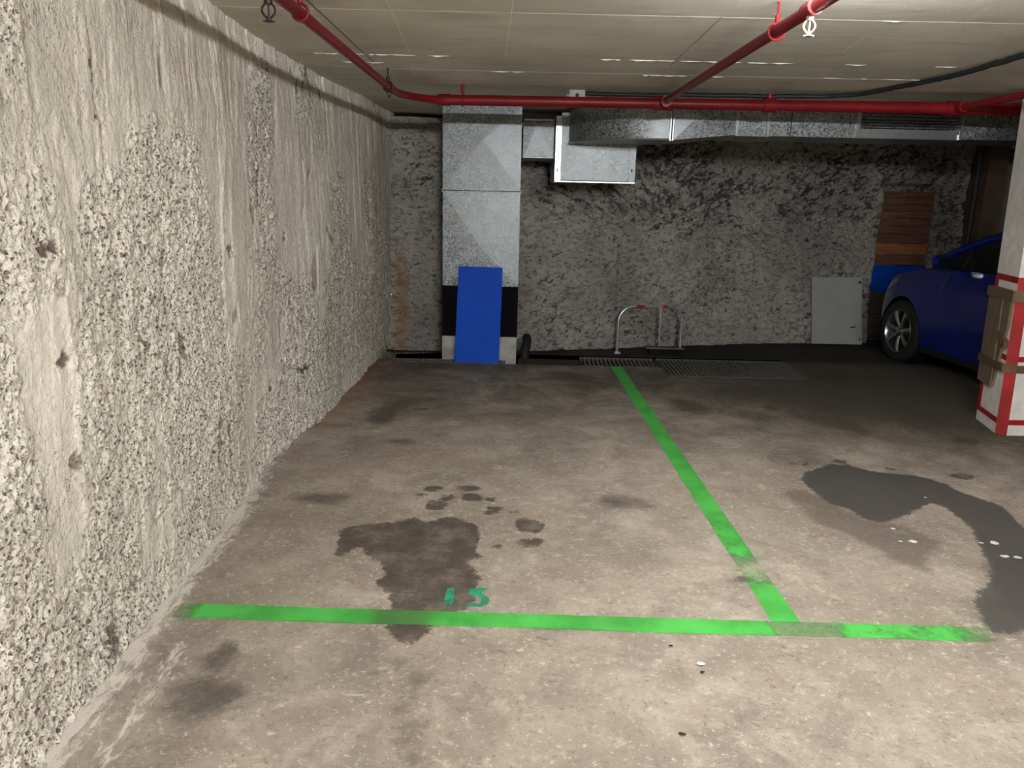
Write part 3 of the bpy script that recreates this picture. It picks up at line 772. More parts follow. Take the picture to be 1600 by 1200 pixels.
# blue panel leaning on it
bb = bmesh.new()
w0, w1 = 0.415, 0.405
pts = [(-0.574, 6.985, 0.004), (-0.158, 6.985, 0.002), (-0.140, 7.090, 0.878), (-0.545, 7.090, 0.882)]
va = [bb.verts.new(p) for p in pts]; vb = [bb.verts.new((p[0], p[1] + 0.018, p[2])) for p in pts]
bb.faces.new(va); bb.faces.new(vb[::-1])
for i in range(4): bb.faces.new((va[i], vb[i], vb[(i + 1) % 4], va[(i + 1) % 4]))
BLUE_BOARD = simple('blue_laminate', (4, 74, 192), 0.6, 0, 0.06, 3, 0, 0.15)
o = obj('blue_panel', bb, BLUE_BOARD, bevel=0.002)
tag(o, 'tall bright blue panel leaning upright against the standing galvanised duct', 'panel')

# pipe stub at the foot of the duct
dp = empty('drain_elbow', (0.085, 7.34, 0.14), 'small black drain elbow low on the wall, right of the duct base', 'pipe')
obj('pipe_bend', tube([(0.02, 0.25, 0.0), (0.02, 0.06, 0.0), (0.015, 0.0, -0.02), (0.0, -0.03, -0.08), (0.0, -0.03, -0.22)], 0.045, 16), BLACK_RUBBER, dp, smooth=True)
bm = bmesh.new(); add_torus(bm, (0.0, -0.03, -0.09), (0, 0, 1), 0.048, 0.008); obj('pipe_collar', bm, BLACK_RUBBER, dp, smooth=True)

# ------------------------------------------------------------------ branch duct: link piece, stub box, elbow, straight run with grille
hd = empty('ceiling_duct', (1.9, 6.72, 2.04), 'galvanised duct hung under the slab, curving from a boxed stub to a louvred run', 'duct')
def loc(x, y, z): return (x - 1.9, y - 6.72, z - 2.04)
# link piece from the standing duct
x0, _, _ = loc(0.02, 0, 0); x1, _, _ = loc(0.30, 0, 0)
duct_section('link_duct', x0, x1, 7.27 - 6.72, 7.90 - 6.72, 1.862 - 2.04, 2.185 - 2.04, 0.012, hd, GALV, 0.45, 0.95)
bm = bmesh.new(); add_box(bm, x0, x1, 7.262 - 6.72, 7.275 - 6.72, 2.185 - 2.04, 2.20 - 2.04); obj('duct_seam', bm, GALV_EDGE, hd)
# boxed stub
sx0, sx1 = 0.31 - 1.9, 1.035 - 1.9
SY = 7.16 - 6.72
duct_section('stub_box', sx0 + 0.05, sx1 - 0.055, SY + 0.012, 8.25 - 6.72, 1.672 - 2.04, 2.25 - 2.04, 0.004, hd, GALV, 0.6, 0.5)
bm = bmesh.new()
add_box(bm, sx0, sx0 + 0.052, SY, 8.2 - 6.72, 1.66 - 2.04, 2.22 - 2.04)
obj('stub_side_flange', bm, GALV_EDGE, hd)
bm = bmesh.new(); add_box(bm, sx1 - 0.057, sx1, SY, 8.2 - 6.72, 1.66 - 2.04, 2.22 - 2.04)
obj('stub_side_flange', bm, GALV, hd)
bm = bmesh.new(); add_box(bm, sx0, sx1, SY - 0.012, SY + 0.012, 1.654 - 2.04, 1.664 - 2.04); obj('stub_lip', bm, GALV_EDGE, hd)
for (xx, zz) in ((sx0 + 0.022, 1.76), (sx1 - 0.03, 1.765)):
    obj('screw_hole', box(xx - 0.006, xx + 0.006, SY - 0.002, SY + 0.002, zz - 0.016 - 2.04, zz + 0.014 - 2.04), BLACK_METAL, hd)
# elbow: outer radius R about a centre behind
def elbow(z0, z1):
    bm = bmesh.new()
    ccx, ccy = 1.19 - 1.9, 7.16 - 6.72; Ro, Ri = 0.76, 0.14; n = 28
    rows = []
    for i in range(n + 1):
        a = math.pi + (math.pi / 2) * i / n
        ca, sa = math.cos(a), math.sin(a)
        rows.append([bm.verts.new((ccx + Ro * ca, ccy + Ro * sa, z0)), bm.verts.new((ccx + Ro * ca, ccy + Ro * sa, z1)), bm.verts.new((ccx + Ri * ca, ccy + Ri * sa, z1)), bm.verts.new((ccx + Ri * ca, ccy + Ri * sa, z0))])
    for i in range(n):
        for k in range(4):
            bm.faces.new((rows[i][k], rows[i][(k + 1) % 4], rows[i + 1][(k + 1) % 4], rows[i + 1][k]))
    bm.faces.new(rows[0]); bm.faces.new(rows[-1][::-1])
    o = obj('duct_elbow', bm, GALV, hd)
    o.data.polygons.foreach_set('use_smooth', [True] * len(o.data.polygons))
    o.data.set_sharp_from_angle(angle=math.radians(30))
    # rolled lip along the lower outer edge
    bm = bmesh.new()
    path = [(ccx + (Ro + 0.004) * math.cos(math.pi + math.pi / 2 * i / 28), ccy + (Ro + 0.004) * math.sin(math.pi + math.pi / 2 * i / 28), z0 + 0.004) for i in range(29)]
    add_tube(bm, path, 0.007, 6)
    obj('elbow_lip', bm, GALV_EDGE, hd, smooth=True)
elbow(1.985 - 2.04, 2.262 - 2.04)
FY = 6.40 - 6.72; BY = 7.02 - 6.72
def flange(x, z0, z1, w=0.018, mat=None):
    obj('duct_flange', box(x - w / 2, x + w / 2, FY - 0.016, BY + 0.012, z0 - 0.008, z1 + 0.004), mat or GALV_EDGE, hd, bevel=0.002)
flange(1.185 - 1.9, 1.985 - 2.04, 2.262 - 2.04, 0.012); flange(1.205 - 1.9, 1.985 - 2.04, 2.262 - 2.04, 0.010)
# reducer with diagonal breaks
bm = bmesh.new()
A = [bm.verts.new(q) for q in (loc(1.215, 6.40, 1.985), loc(1.70, 6.42, 2.035), loc(1.70, 6.42, 2.262), loc(1.215, 6.40, 2.262))]
M = bm.verts.new(loc(1.40, 6.385, 2.17))
for i in range(4): bm.faces.new((A[i], A[(i + 1) % 4], M))
B = [bm.verts.new(q) for q in (loc(1.215, 7.02, 1.985), loc(1.70, 7.0, 2.035), loc(1.70, 7.0, 2.262), loc(1.215, 7.02, 2.262))]
bm.faces.new(B[::-1])
for i in range(4): bm.faces.new((A[i], B[i], B[(i + 1) % 4], A[(i + 1) % 4]))
obj('duct_reducer', bm, GALV, hd)
flange(1.708 - 1.9, 2.035 - 2.04, 2.262 - 2.04)
duct_section('duct_section', 1.718 - 1.9, 1.955 - 1.9, FY + 0.03, BY, 2.028 - 2.04, 2.262 - 2.04, 0.0, hd, GALV)
flange(1.955 - 1.9, 2.03 - 2.04, 2.262 - 2.04, 0.02)
duct_section('duct_section', 1.965 - 1.9, 2.66 - 1.9, FY + 0.02, BY, 2.032 - 2.04, 2.262 - 2.04, 0.003, hd, GALV)
obj('duct_seam', box(2.14 - 1.9, 2.146 - 1.9, FY + 0.012, FY + 0.03, 2.034 - 2.04, 2.26 - 2.04), BLACK_METAL, hd)
# louvred grille in the run
bm = bmesh.new()
add_box(bm, 2.66 - 1.9, 3.50 - 1.9, FY + 0.10, BY, 2.032 - 2.04, 2.262 - 2.04)
obj('duct_section', bm, GALV, hd)
bm = bmesh.new()
add_box(bm, 2.66 - 1.9, 2.685 - 1.9, FY - 0.005, FY + 0.1, 2.032 - 2.04, 2.262 - 2.04); add_box(bm, 3.475 - 1.9, 3.50 - 1.9, FY - 0.005, FY + 0.1, 2.032 - 2.04, 2.262 - 2.04)
add_box(bm, 2.685 - 1.9, 3.475 - 1.9, FY - 0.002, FY + 0.1, 2.072 - 2.04, 2.100 - 2.04); add_box(bm, 2.685 - 1.9, 3.475 - 1.9, FY + 0.012, FY + 0.1, 2.032 - 2.04, 2.072 - 2.04)
add_box(bm, 2.685 - 1.9, 3.475 - 1.9, FY - 0.002, FY + 0.1, 2.248 - 2.04, 2.262 - 2.04)
obj('grille_frame', bm, GALV_EDGE, hd)
louvre_me = None
for i in range(6):
    z = 2.115 + i * 0.024 - 2.04
    if louvre_me is None:
        bm = bmesh.new(); v = add_box(bm, -0.395, 0.395, 0.0, 0.045, -0.0015, 0.0015)
        for q in v: q.co.z += (q.co.y) * 0.35
        o = obj('louvre', bm, GALV, hd); louvre_me = o.data
    else:
        o = link_mesh('louvre', louvre_me, None, hd)
    o.location = (3.08 - 1.9, FY + 0.01, z)
duct_section('duct_section', 3.50 - 1.9, 4.30 - 1.9, FY + 0.03, BY, 2.04 - 2.04, 2.262 - 2.04, 0.012, hd, GALV, 0.35, 0.4)
for xx in (0.9, 2.3, 3.3):
    for yy in (6.44, 6.98):
        obj('hanger_rod', tube([loc(xx, yy, 2.255), loc(xx, yy, CEIL - 0.001)], 0.004, 6), GALV_EDGE, hd)

# ------------------------------------------------------------------ red sprinkler pipework
sp = empty('sprinkler_pipework', (1.5, 5.9, 2.20), 'red painted sprinkler pipes with tees and clamps hung under the slab', 'pipe')
def L(x, y, z): return (x - 1.5, y - 5.9, z - 2.20)
ZP = 2.19
LX = -0.862
obj('branch_pipe', tube([L(LX + 0.01, -3.0, ZP), L(LX, 3.0, ZP), L(LX, 5.30, ZP)], 0.0235, 14), RED, sp, smooth=True)
curve = [L(LX, 5.28, ZP), L(LX + 0.003, 5.42, ZP), L(LX + 0.018, 5.56, ZP), L(LX + 0.055, 5.67, ZP), L(LX + 0.11, 5.76, ZP), L(LX + 0.16, 5.82, ZP), L(LX + 0.205, 5.865, ZP)]
obj('pipe_bend', tube(curve + [L(-0.62, 5.885, ZP)], 0.025, 14), RED, sp, smooth=True)
obj('pipe_reducer', tube([L(-0.66, 5.882, ZP), L(-0.62, 5.885, ZP), L(-0.60, 5.885, ZP), L(-0.52, 5.884, ZP)], [0.027, 0.030, 0.041, 0.042], 16), RED, sp, smooth=True)
def main_y(x): return 5.88 - 0.045 * (x + 0.5)
obj('main_pipe', tube([L(-0.56, main_y(-0.56), ZP), L(1.0, main_y(1.0), ZP), L(3.0, main_y(3.0), ZP), L(5.2, main_y(5.2), ZP)], [0.037, 0.037, 0.041, 0.043], 18), RED, sp, smooth=True)
B2 = 1.015
obj('branch_pipe', tube([L(B2 + 0.01, -3.0, ZP), L(B2, 3.0, ZP), L(B2, main_y(B2), ZP + 0.01)], 0.0235, 14), RED, sp, smooth=True)
B3 = 3.05
obj('branch_pipe', tube([L(B3, -3.0, ZP), L(B3, 3.0, ZP), L(B3, main_y(B3), ZP)], 0.0235, 14), RED, sp, smooth=True)
for bx in (B2, B3):
    yy = main_y(bx)
    bm = bmesh.new()
    add_tube(bm, [L(bx - 0.07, yy + 0.002, ZP), L(bx + 0.07, yy - 0.004, ZP)], 0.049, 18)
    add_tube(bm, [L(bx, yy, ZP + 0.005), L(bx, yy - 0.10, ZP + 0.005)], [0.042, 0.034], 16)
    add_tube(bm, [L(bx, yy - 0.085, ZP + 0.003), L(bx, yy - 0.115, ZP + 0.003)], 0.038, 16)
    obj('pipe_tee', bm, RED, sp, smooth=True)
bm = bmesh.new(); add_tube(bm, [L(1.72, main_y(1.72), ZP), L(1.80, main_y(1.8), ZP)], 0.05, 18); add_tube(bm, [L(1.76, main_y(1.76) - 0.0, ZP), L(1.76, main_y(1.76), ZP + 0.075)], 0.02, 12)
obj('pipe_coupling', bm, RED, sp, smooth=True)
def hanger(x, y, axis, R, mat=RED, rod=RED, name='pipe_clamp'):
    bm = bmesh.new()
    add_torus(bm, L(x, y, ZP), axis, R, 0.006)
    d = Vector(axis).cross(Vector((0, 0, 1))).normalized()
    c = Vector(L(x, y, ZP))
    add_tube(bm, [c + Vector((0, 0, R + 0.002)), c + Vector((0, 0, R + 0.03))], 0.011, 8)
    o = obj(name, bm, mat, sp, smooth=True)
    r = obj('hanger_rod', tube([(c.x, c.y, c.z + R + 0.01), (c.x, c.y, CEIL - ZP + 0.004)], 0.0055, 8), rod, o)
    return o
hanger(-0.855, 3.17, (0, 1, 0.0), 0.030)
hanger(LX, 5.22, (0.2, 1, 0), 0.030, BLACK_METAL, BLACK_METAL)
o = hanger(-0.43, main_y(-0.43), (1, 0, 0), 0.042)
bm = bmesh.new(); add_tube(bm, [(-1.93, main_y(-0.43) - 5.9, 0.04), (-1.93, main_y(-0.43) - 5.9, 0.085)], 0.013, 10); add_tube(bm, [(-1.93, main_y(-0.43) - 5.9, 0.085), (-1.93, main_y(-0.43) - 5.9, 0.10)], [0.013, 0.005], 10)
obj('clamp_sleeve', bm, RED, sp, smooth=True)
hanger(B2, 3.33, (0, 1, 0), 0.031)
hanger(3.9, main_y(3.9), (1, 0, 0), 0.046)

def sprinkler(x, y, ztop, mat, size=1.0):
    """pendent head: socket, two frame arms, bulb, toothed deflector"""
    h = obj('sprinkler_head', tube([L(x, y, ztop), L(x, y, ztop - 0.022 * size)], [0.013 * size, 0.011 * size], 12), mat, sp, smooth=True)
    z = ztop - 0.02 * size
    bm = bmesh.new()
    for s in (-1, 1):
        pts = []
        for k in range(9):
            a = k / 8
            pts.append(L(x + s * (0.004 + 0.014 * math.sin(math.pi * (a * 0.86 + 0.10))) * size, y, z - 0.036 * a * size))
        add_tube(bm, pts, 0.0030 * size, 6)
    add_tube(bm, [L(x, y, z - 0.033 * size), L(x, y, z - 0.042 * size)], 0.006 * size, 8)
    obj('head_frame', bm, mat, h, smooth=True)
    obj('head_bulb', tube([L(x, y, z), L(x, y, z - 0.034 * size)], 0.0026 * size, 8), mat, h, smooth=True)
    bm = bmesh.new(); n = 24
    c0 = bm.verts.new(L(x, y, z - 0.043 * size)); c1 = bm.verts.new(L(x, y, z - 0.0455 * size)); r0 = []; r1 = []
    for k in range(n):
        r = (0.0165 if k % 2 else 0.0115) * size; a = 2 * math.pi * k / n
        r0.append(bm.verts.new(L(x + r * math.cos(a), y + r * math.sin(a), z - 0.043 * size))); r1.append(bm.verts.new(L(x + r * math.cos(a), y + r * math.sin(a), z - 0.0455 * size)))
    for k in range(n):
        bm.faces.new((c0, r0[k], r0[(k + 1) % n])); bm.faces.new((c1, r1[(k + 1) % n], r1[k])); bm.faces.new((r0[k], r1[k], r1[(k + 1) % n], r0[(k + 1) % n]))
    obj('head_deflector', bm, mat, h)
def drop(x, y, z1):
    bm = bmesh.new(); add_tube(bm, [L(x, y - 0.045, ZP), L(x, y + 0.045, ZP)], 0.029, 14); add_tube(bm, [L(x, y, ZP), L(x, y, z1)], 0.0195, 14)
    obj('pipe_tee', bm, RED, sp, smooth=True)
drop(LX - 0.0, 2.80, 2.160); sprinkler(LX - 0.0, 2.80, 2.163, BLACK_METAL, 1.25)
drop(B2 - 0.005, 2.94, 2.172); sprinkler(B2 - 0.005, 2.94, 2.175, simple('pale_brass', (200, 190, 170), 0.35, 0.8), 1.15)
drop(LX, 5.26, 2.178); sprinkler(LX, 5.26, 2.18, BLACK_METAL, 0.8)

# ------------------------------------------------------------------ conduit and its box on the slab
jb = empty('junction_box', (0.41, 6.07, 2.262), 'small pale grey junction box on the slab above the red main pipe', 'box')
obj('box_body', box(-0.058, 0.058, -0.03, 0.03, -0.035, CEIL - 2.262 - 0.002), WHITE_PAINT, jb, bevel=0.004)
obj('box_gland', tube([(-0.075, 0, 0), (-0.055, 0, 0)], 0.012, 10), WHITE_PAINT, jb, smooth=True)
bm = bmesh.new(); add_torus(bm, (0.0, -0.031, 0.0), (0, 1, 0), 0.011, 0.003, 16, 6); add_tube(bm, [(0, -0.029, 0), (0, -0.034, 0)], 0.009, 12)
obj('box_plug', bm, BLACK_METAL, jb, smooth=True)
path = [(0.468, 6.07), (0.9, 6.065), (1.4, 6.04), (1.9, 6.0), (2.2, 5.93), (2.38, 5.78), (2.47, 5.55), (2.53, 5.2), (2.56, 4.8), (2.56, 4.4), (2.55, 3.9), (2.54, 3.0), (2.53, 1.0)]
pp = []
for i in range(len(path) - 1):
    a, b = path[i], path[i + 1]; L2 = math.hypot(b[0] - a[0], b[1] - a[1]); n = max(1, int(L2 / 0.05))
    for k in range(n): pp.append((a[0] + (b[0] - a[0]) * k / n, a[1] + (b[1] - a[1]) * k / n, CEIL - 0.022 - 0.003 * math.sin(i * 1.7 + k * 0.4)))
pp.append(path[-1] + (CEIL - 0.022,))
o = obj('cable_conduit', tube(pp, [0.0165 if k % 2 else 0.0145 for k in range(len(pp))], 10), simple('black_conduit', (28, 30, 36), 0.6), smooth=True)
tag(o, 'black corrugated conduit along the slab, bending forward at the right', 'conduit')

# ------------------------------------------------------------------ folding parking barrier
pb = empty('parking_barrier', (1.465, 8.30, -0.2385), 'chrome arched folding parking barrier with red bands by the back wall', 'barrier')
def tp(t):  # along the arch foot line, from left foot to right foot
    return (-0.33 + 0.655 * t, -0.05 + 0.10 * t)
zt = 0.575; R = 0.15
pth = []
def P3(s, z):
    x, y = tp(s / 0.655); return (x, y, z)
pth.append(P3(0.0, 0.125)); pth.append(P3(0.0, 0.2)); pth.append(P3(0.0, zt - R))
for k in range(1, 9):
    a = math.pi / 2 * k / 8; pth.append(P3(R - R * math.cos(a), zt - R + R * math.sin(a)))
for k in range(0, 9):
    a = math.pi / 2 * k / 8; pth.append(P3(0.655 - R + R * math.sin(a), zt - R + R * math.cos(a)))
pth.append(P3(0.655, 0.2))
obj('arch_tube', tube(pth, 0.0128, 14), CHROME, pb, smooth=True)
for s0, s1 in ((0.175, 0.262), (0.445, 0.495)):
    obj('red_band', tube([P3(s0, zt), P3(s1, zt)], 0.0145, 14), RED_PAINT, pb, smooth=True)
obj('folding_leg', tube([P3(0.428, zt), P3(0.432, 0.30), P3(0.436, 0.17)], 0.0105, 12), CHROME, pb, smooth=True)
bm = bmesh.new(); a = Vector(P3(0.30, 0.16)); b = Vector(P3(0.675, 0.16))
add_box(bm, a.x, b.x, a.y - 0.035, a.y + 0.075, 0.150, 0.162)
obj('base_plate', bm, simple('dull_plate', (120, 118, 112), 0.5, 0.6), pb)
bm = bmesh.new(); add_box(bm, -0.36, -0.30, -0.085, -0.02, 0.10, 0.115); add_tube(bm, [(-0.33, -0.05, 0.11), (-0.33, -0.05, 0.165)], 0.0165, 12)
obj('base_socket', bm, CHROME, pb)
bm = bmesh.new(); add_box(bm, 0.0, 0.34, -0.03, 0.10, 0.095, 0.149)
obj('base_block', bm, GUTTER_MAT, pb)
bm = bmesh.new(); add_tube(bm, [P3(0.655, 0.16), P3(0.655, 0.25)], 0.0160, 12); obj('base_socket', bm, CHROME, pb, smooth=True)

pb.scale = (1.085, 1.085, 1.085)
# ------------------------------------------------------------------ white board leaning at the wall
bm = bmesh.new()
pts = [(3.535, 9.03, -0.115), (4.150, 9.07, -0.120), (4.09, 9.17, 0.675), (3.485, 9.13, 0.665)]
va = [bm.verts.new(p) for p in pts]; vb = [bm.verts.new((p[0] - 0.003, p[1] + 0.02, p[2])) for p in pts]
bm.faces.new(va); bm.faces.new(vb[::-1])
for i in range(4): bm.faces.new((va[i], vb[i], vb[(i + 1) % 4], va[(i + 1) % 4]))
wp = obj('white_board', bm, simple('grey_white_board', (176, 178, 176), 0.6, 0, 0.06, 4), bevel=0.002)
tag(wp, 'square off-white board leaning on the back wall beside the blue car', 'board')
def on_board(u, v, off=-0.003):
    a = Vector(pts[0]).lerp(Vector(pts[1]), u); b = Vector(pts[3]).lerp(Vector(pts[2]), u); c = a.lerp(b, v); return Vector((c.x, c.y + off, c.z))
for u, v, r in ((0.955, 0.92, 0.016), (0.955, 0.08, 0.012)):
    c = on_board(u, v); obj('corner_hole', tube([c, c + Vector((0, 0.006, 0))], r, 14), BLACK_METAL, wp)
c0 = on_board(0.76, 0.25); c1 = on_board(0.88, 0.265)
obj('scuff_mark', tube([c0, c0.lerp(c1, 0.5), c1], [0.004, 0.008, 0.004], 8), BLACK_METAL, wp)

# ------------------------------------------------------------------ boarded-up doorway in the back wall
bd = empty('boarded_doorway', (4.66, 9.50, -0.13), 'doorway in the back wall closed with brown planks over a blue panel', 'doorway')
zb = [1.665, 1.60, 1.525, 1.45, 1.375, 1.295, 1.205, 1.10, 0.975, 0.86]
cols = [tuple(int(v * 1.22) for v in q) for q in [(112, 78, 62), (122, 82, 66), (116, 80, 64), (124, 84, 68), (118, 80, 64), (112, 76, 62), (104, 72, 60), (150, 102, 62), (108, 72, 56)]]
def wood(rgb, i):
    t = NT('plank_wood'); p = t.pos()
    g = t.noise(t.scale(p, (1.2, 1, 34)), 2.2, 6, 0.65, 0.3)
    c = t.mix(t.map(g, 0.35, 0.65), lin(rgb), lin(tuple(int(v * 0.66) for v in rgb)))
    return t.done(c, 0.55, 0, t.bump(g, 0.4, 0.004), 0.4)
for i in range(9):
    bm = box(-0.30 + random.uniform(-0.006, 0.006), 0.285, -0.02 + 0.004 * (i % 2), 0.008 + 0.004 * (i % 2), zb[i + 1] + 0.003, zb[i] - 0.003)
    obj('plank', bm, wood(cols[i], i), bd, bevel=0.002)
obj('blue_infill', box(-0.315, 0.30, -0.035, -0.012, 0.56, 0.855), BLUE_BOARD, bd)
obj('lower_board', box(-0.315, 0.30, -0.02, 0.0, -0.02, 0.56), wood((82, 74, 66), 3), bd)
bm = bmesh.new(); add_box(bm, -0.325, -0.298, -0.03, 0.02, 0.0, 1.69)
obj('door_jamb', bm, simple('jamb_dark', (74, 62, 62), 0.8), bd)
bm = bmesh.new()
add_tube(bm, [(-0.297, -0.033, 1.56), (-0.299, -0.034, 1.50), (-0.300, -0.033, 1.46)], 0.004, 6)
obj('tape_strip', bm, CHROME, bd)

bd.scale = (1.085, 1.085, 1.085)
# ------------------------------------------------------------------ pilaster right of the craggy wall
pl = obj('pilaster', prism([(5.49, 9.37), (5.725, 9.39), (5.725, 9.81), (5.49, 9.81)], -0.12, CEIL - 0.002), simple('pilaster_brown', (112, 92, 80), 0.85, 0, 0.15, 4, 0.3), bevel=0.006)
tag(pl, 'brownish square pilaster at the right end of the craggy wall', 'column')
dpipe = obj('downpipe', tube([(5.43, 9.46, -0.13), (5.43, 9.46, CEIL - 0.002)], 0.028, 12), simple('downpipe_grey', (64, 62, 66), 0.6), smooth=True)
tag(dpipe, 'thin dark grey pipe standing in the corner beside the brown pilaster', 'pipe')

# ------------------------------------------------------------------ white column with red painted outlines
FOOT = [(3.415, 5.47), (3.334, 5.100), (3.385, 5.052), (3.95, 5.075), (3.98, 5.50)]
LEAN = (-0.026, 0.0)
cc = empty('concrete_column', (3.65, 5.28, 0), 'white rendered concrete column outlined in red paint, at the right edge', 'column')
def rel(ps): return [(x - 3.65, y - 5.28) for x, y in ps]
o = obj('column_shaft', prism(rel(FOOT), 0, CEIL - 0.002, LEAN), COLUMN_WHITE, cc)
def offset(ps, d):
    n = len(ps); out = []
    for i in range(n):
        p0, p1, p2 = Vector(ps[i - 1]), Vector(ps[i]), Vector(ps[(i + 1) % n])
        e1 = (p1 - p0).normalized(); e2 = (p2 - p1).normalized()
        n1 = Vector((-e1.y, e1.x)); n2 = Vector((-e2.y, e2.x))
        m = (n1 + n2).normalized(); out.append(tuple(p1 - m * (d / max(0.3, m.dot(n1)))))
    return out
# outward is to the right of a counter-clockwise walk
area = sum(FOOT[i][0] * FOOT[(i + 1) % 5][1] - FOOT[(i + 1) % 5][0] * FOOT[i][1] for i in range(5))
OFF = 0.003 if area > 0 else -0.003
ring = offset(rel(FOOT), OFF)
for z0, z1 in ((0.075, 0.112), (0.515, 0.552), (1.035, 1.075)):
    obj('red_stripe', prism(ring, z0, z1, LEAN), RED_PAINT, cc)
def shear(v, z): return v
def panel_on(p, q, z0, z1, d, mat, name, parent, za=None, zb_=None):
    """thin slab on the column face between foot points p and q (world xy), lifted d"""
    p = Vector(p); q = Vector(q); e = (q - p).normalized(); nrm = Vector((e.y, -e.x))
    if (p + nrm - Vector((3.65, 5.28))).length < (p - Vector((3.65, 5.28))).length: nrm = -nrm
    za = za or (z0, z1); zb_ = zb_ or (z0, z1)
    bm = bmesh.new(); v = []
    for off in (0.0, d):
        for (pt, z) in ((p, za[0]), (q, zb_[0]), (q, zb_[1]), (p, za[1])):
            w = pt + nrm * off
            v.append(bm.verts.new((w.x - 3.65 + LEAN[0] * z, w.y - 5.28 + LEAN[1] * z, z)))
    for f in ((0, 1, 2, 3), (7, 6, 5, 4), (0, 4, 5, 1), (1, 5, 6, 2), (2, 6, 7, 3), (3, 7, 4, 0)): bm.faces.new([v[i] for i in f])
    return obj(name, bm, mat, parent)
panel_on(FOOT[1], FOOT[2], 0.0, 1.075, 0.006, RED_PAINT, 'red_corner_stripe', cc)
a = Vector(FOOT[0]); b = Vector(FOOT[1]); e = (b - a).normalized()
panel_on(a, a + e * 0.055, 0.075, 1.075, 0.004, RED_PAINT, 'red_corner_stripe', cc)

PADM = simple('brown_foam_board', (120, 102, 80), 0.85, 0, 0.12, 10, 0.3)
TAPE = simple('brown_parcel_tape', (104, 82, 56), 0.28, 0, 0.12, 12, 0.3, 0.6)
pad = empty('corner_protector', (3.65, 5.28, 0), 'brown board protector taped upright to the left face of the column', 'protector')
panel_on(a - e * 0.012, a + e * 0.235, 0.30, 0.95, 0.026, PADM, 'protector_board', pad)
panel_on(a + e * 0.235, b - e * 0.02, 0.62, 0.95, 0.018, PADM, 'protector_board', pad, za=(0.30, 0.95), zb_=(0.76, 0.95))
def band(z0, z1, name='tape_band'):
    rg = offset(rel([(3.415, 5.485), (3.334, 5.100), (3.385, 5.052), (3.95, 5.075), (3.98, 5.50)]), OFF * 3.4)
    # bulge over the protector
    rg[0] = (rg[0][0] - 0.024, rg[0][1] + 0.004); rg[1] = (rg[1][0] - 0.012, rg[1][1])
    return obj(name, prism(rg, z0, z1, LEAN), TAPE, pad)
band(0.915, 0.985); band(0.440, 0.492)
panel_on(b - e * 0.13, b + e * 0.0, 0.62, 0.66, 0.031, TAPE, 'tape_end', pad, za=(0.645, 0.70), zb_=(0.60, 0.645))

# ------------------------------------------------------------------ blue car
NOSE = Vector((4.575, 8.30)); TH = math.radians(6)
car = empty('car', (NOSE.x, NOSE.y, 0), 'dark blue hatchback parked nose to the wall behind the white column', 'car')
car.rotation_euler = (0, 0, TH)
# local axes: x towards the hidden side (right), -y towards the rear; visible flank at x = -W
CARPAINT = NT('deep_blue_paint')
CARPAINT.b.inputs['Coat Weight'].default_value = 0.6; CARPAINT.b.inputs['Coat Roughness'].default_value = 0.08
CARPAINT = CARPAINT.done(lin((3, 24, 120)), 0.42, 0.25, None, 0.5)
GLASS = simple('tinted_glass', (18, 26, 26), 0.06, 0.0, 0.02, 3, 0, 0.9)
ALLOY = simple('alloy_rim', (176, 178, 180), 0.24, 0.95, 0.05)
TYRE = simple('tyre_rubber', (22, 22, 23), 0.8)
TRIM = simple('black_trim', (14, 14, 16), 0.5)
CW = 0.87; LEN = 3.95; WA, WR = 0.66, 3.15; AR = 0.345; WZ = 0.305
def top_z(s):
    return float(np.interp(s, [0, 0.04, 0.15, 0.35, 0.7, 1.1, 1.25, 2.2, 3.3, 3.75, 3.9, 3.95], [0.52, 0.66, 0.77, 0.86, 0.93, 0.985, 1.0, 1.01, 1.03, 1.02, 0.95, 0.85]))
def half_w(s):
    return float(np.interp(s, [0, 0.03, 0.10, 0.22, 0.45, 0.8, 1.6, 3.2, 3.7, 3.88, 3.95], [0.50, 0.60, 0.70, 0.78, 0.84, 0.865, 0.87, 0.86, 0.80, 0.72, 0.62]))
def bot_z(s):
    z = float(np.interp(s, [0, 0.1, 0.5, 3.5, 3.95], [0.22, 0.17, 0.19, 0.20, 0.30]))
    for c in (WA, WR):
        if abs(s - c) < AR: z = max(z, WZ + math.sqrt(AR * AR - (s - c) ** 2))
    return z
ss = sorted(set([0, 0.02, 0.05, 0.1, 0.15, 0.22, 0.28] + [round(WA + AR * math.cos(math.pi * k / 20), 4) for k in range(21)] + [round(WR + AR * math.cos(math.pi * k / 20), 4) for k in range(21)] +
                [WA - AR - 0.001, WA + AR + 0.001, WR - AR - 0.001, WR + AR + 0.001] + [1.05 + 0.12 * k for k in range(15)] + [3.55, 3.65, 3.75, 3.83, 3.9, 3.95]))
def bulge(t, s):
    # lateral factor from sill (0) to shoulder (1)
    return 0.955 + 0.045 * math.sin(math.pi * min(1, t * 1.05 + 0.05)) - 0.05 * max(0, t - 0.75) / 0.25
NZ = 14; NH = 8
bm = bmesh.new(); rows = []
for s in ss:
    zb0, zt0, w = bot_z(s), top_z(s), half_w(s)
    ring = []
    for k in range(NZ + 1):
        t = k / NZ; z = zb0 + (zt0 - 0.03 - zb0) * t
        tt = (z - 0.2) / (zt0 - 0.2)
        ring.append((-w * bulge(tt, s), z))
    for k in range(1, NH + 1):
        u = k / NH; xx = -w * 0.95 * (1 - u); ring.append((xx * (1 if u < 1 else 0), zt0 + (0.045 if s > 0.1 else 0.01) * math.sin(u * math.pi / 2) - 0.02 * (1 - u)))
    full = ring + [(-x, z) for x, z in ring[:-1][::-1]]
    rows.append([bm.verts.new((x, -s, z)) for x, z in full])
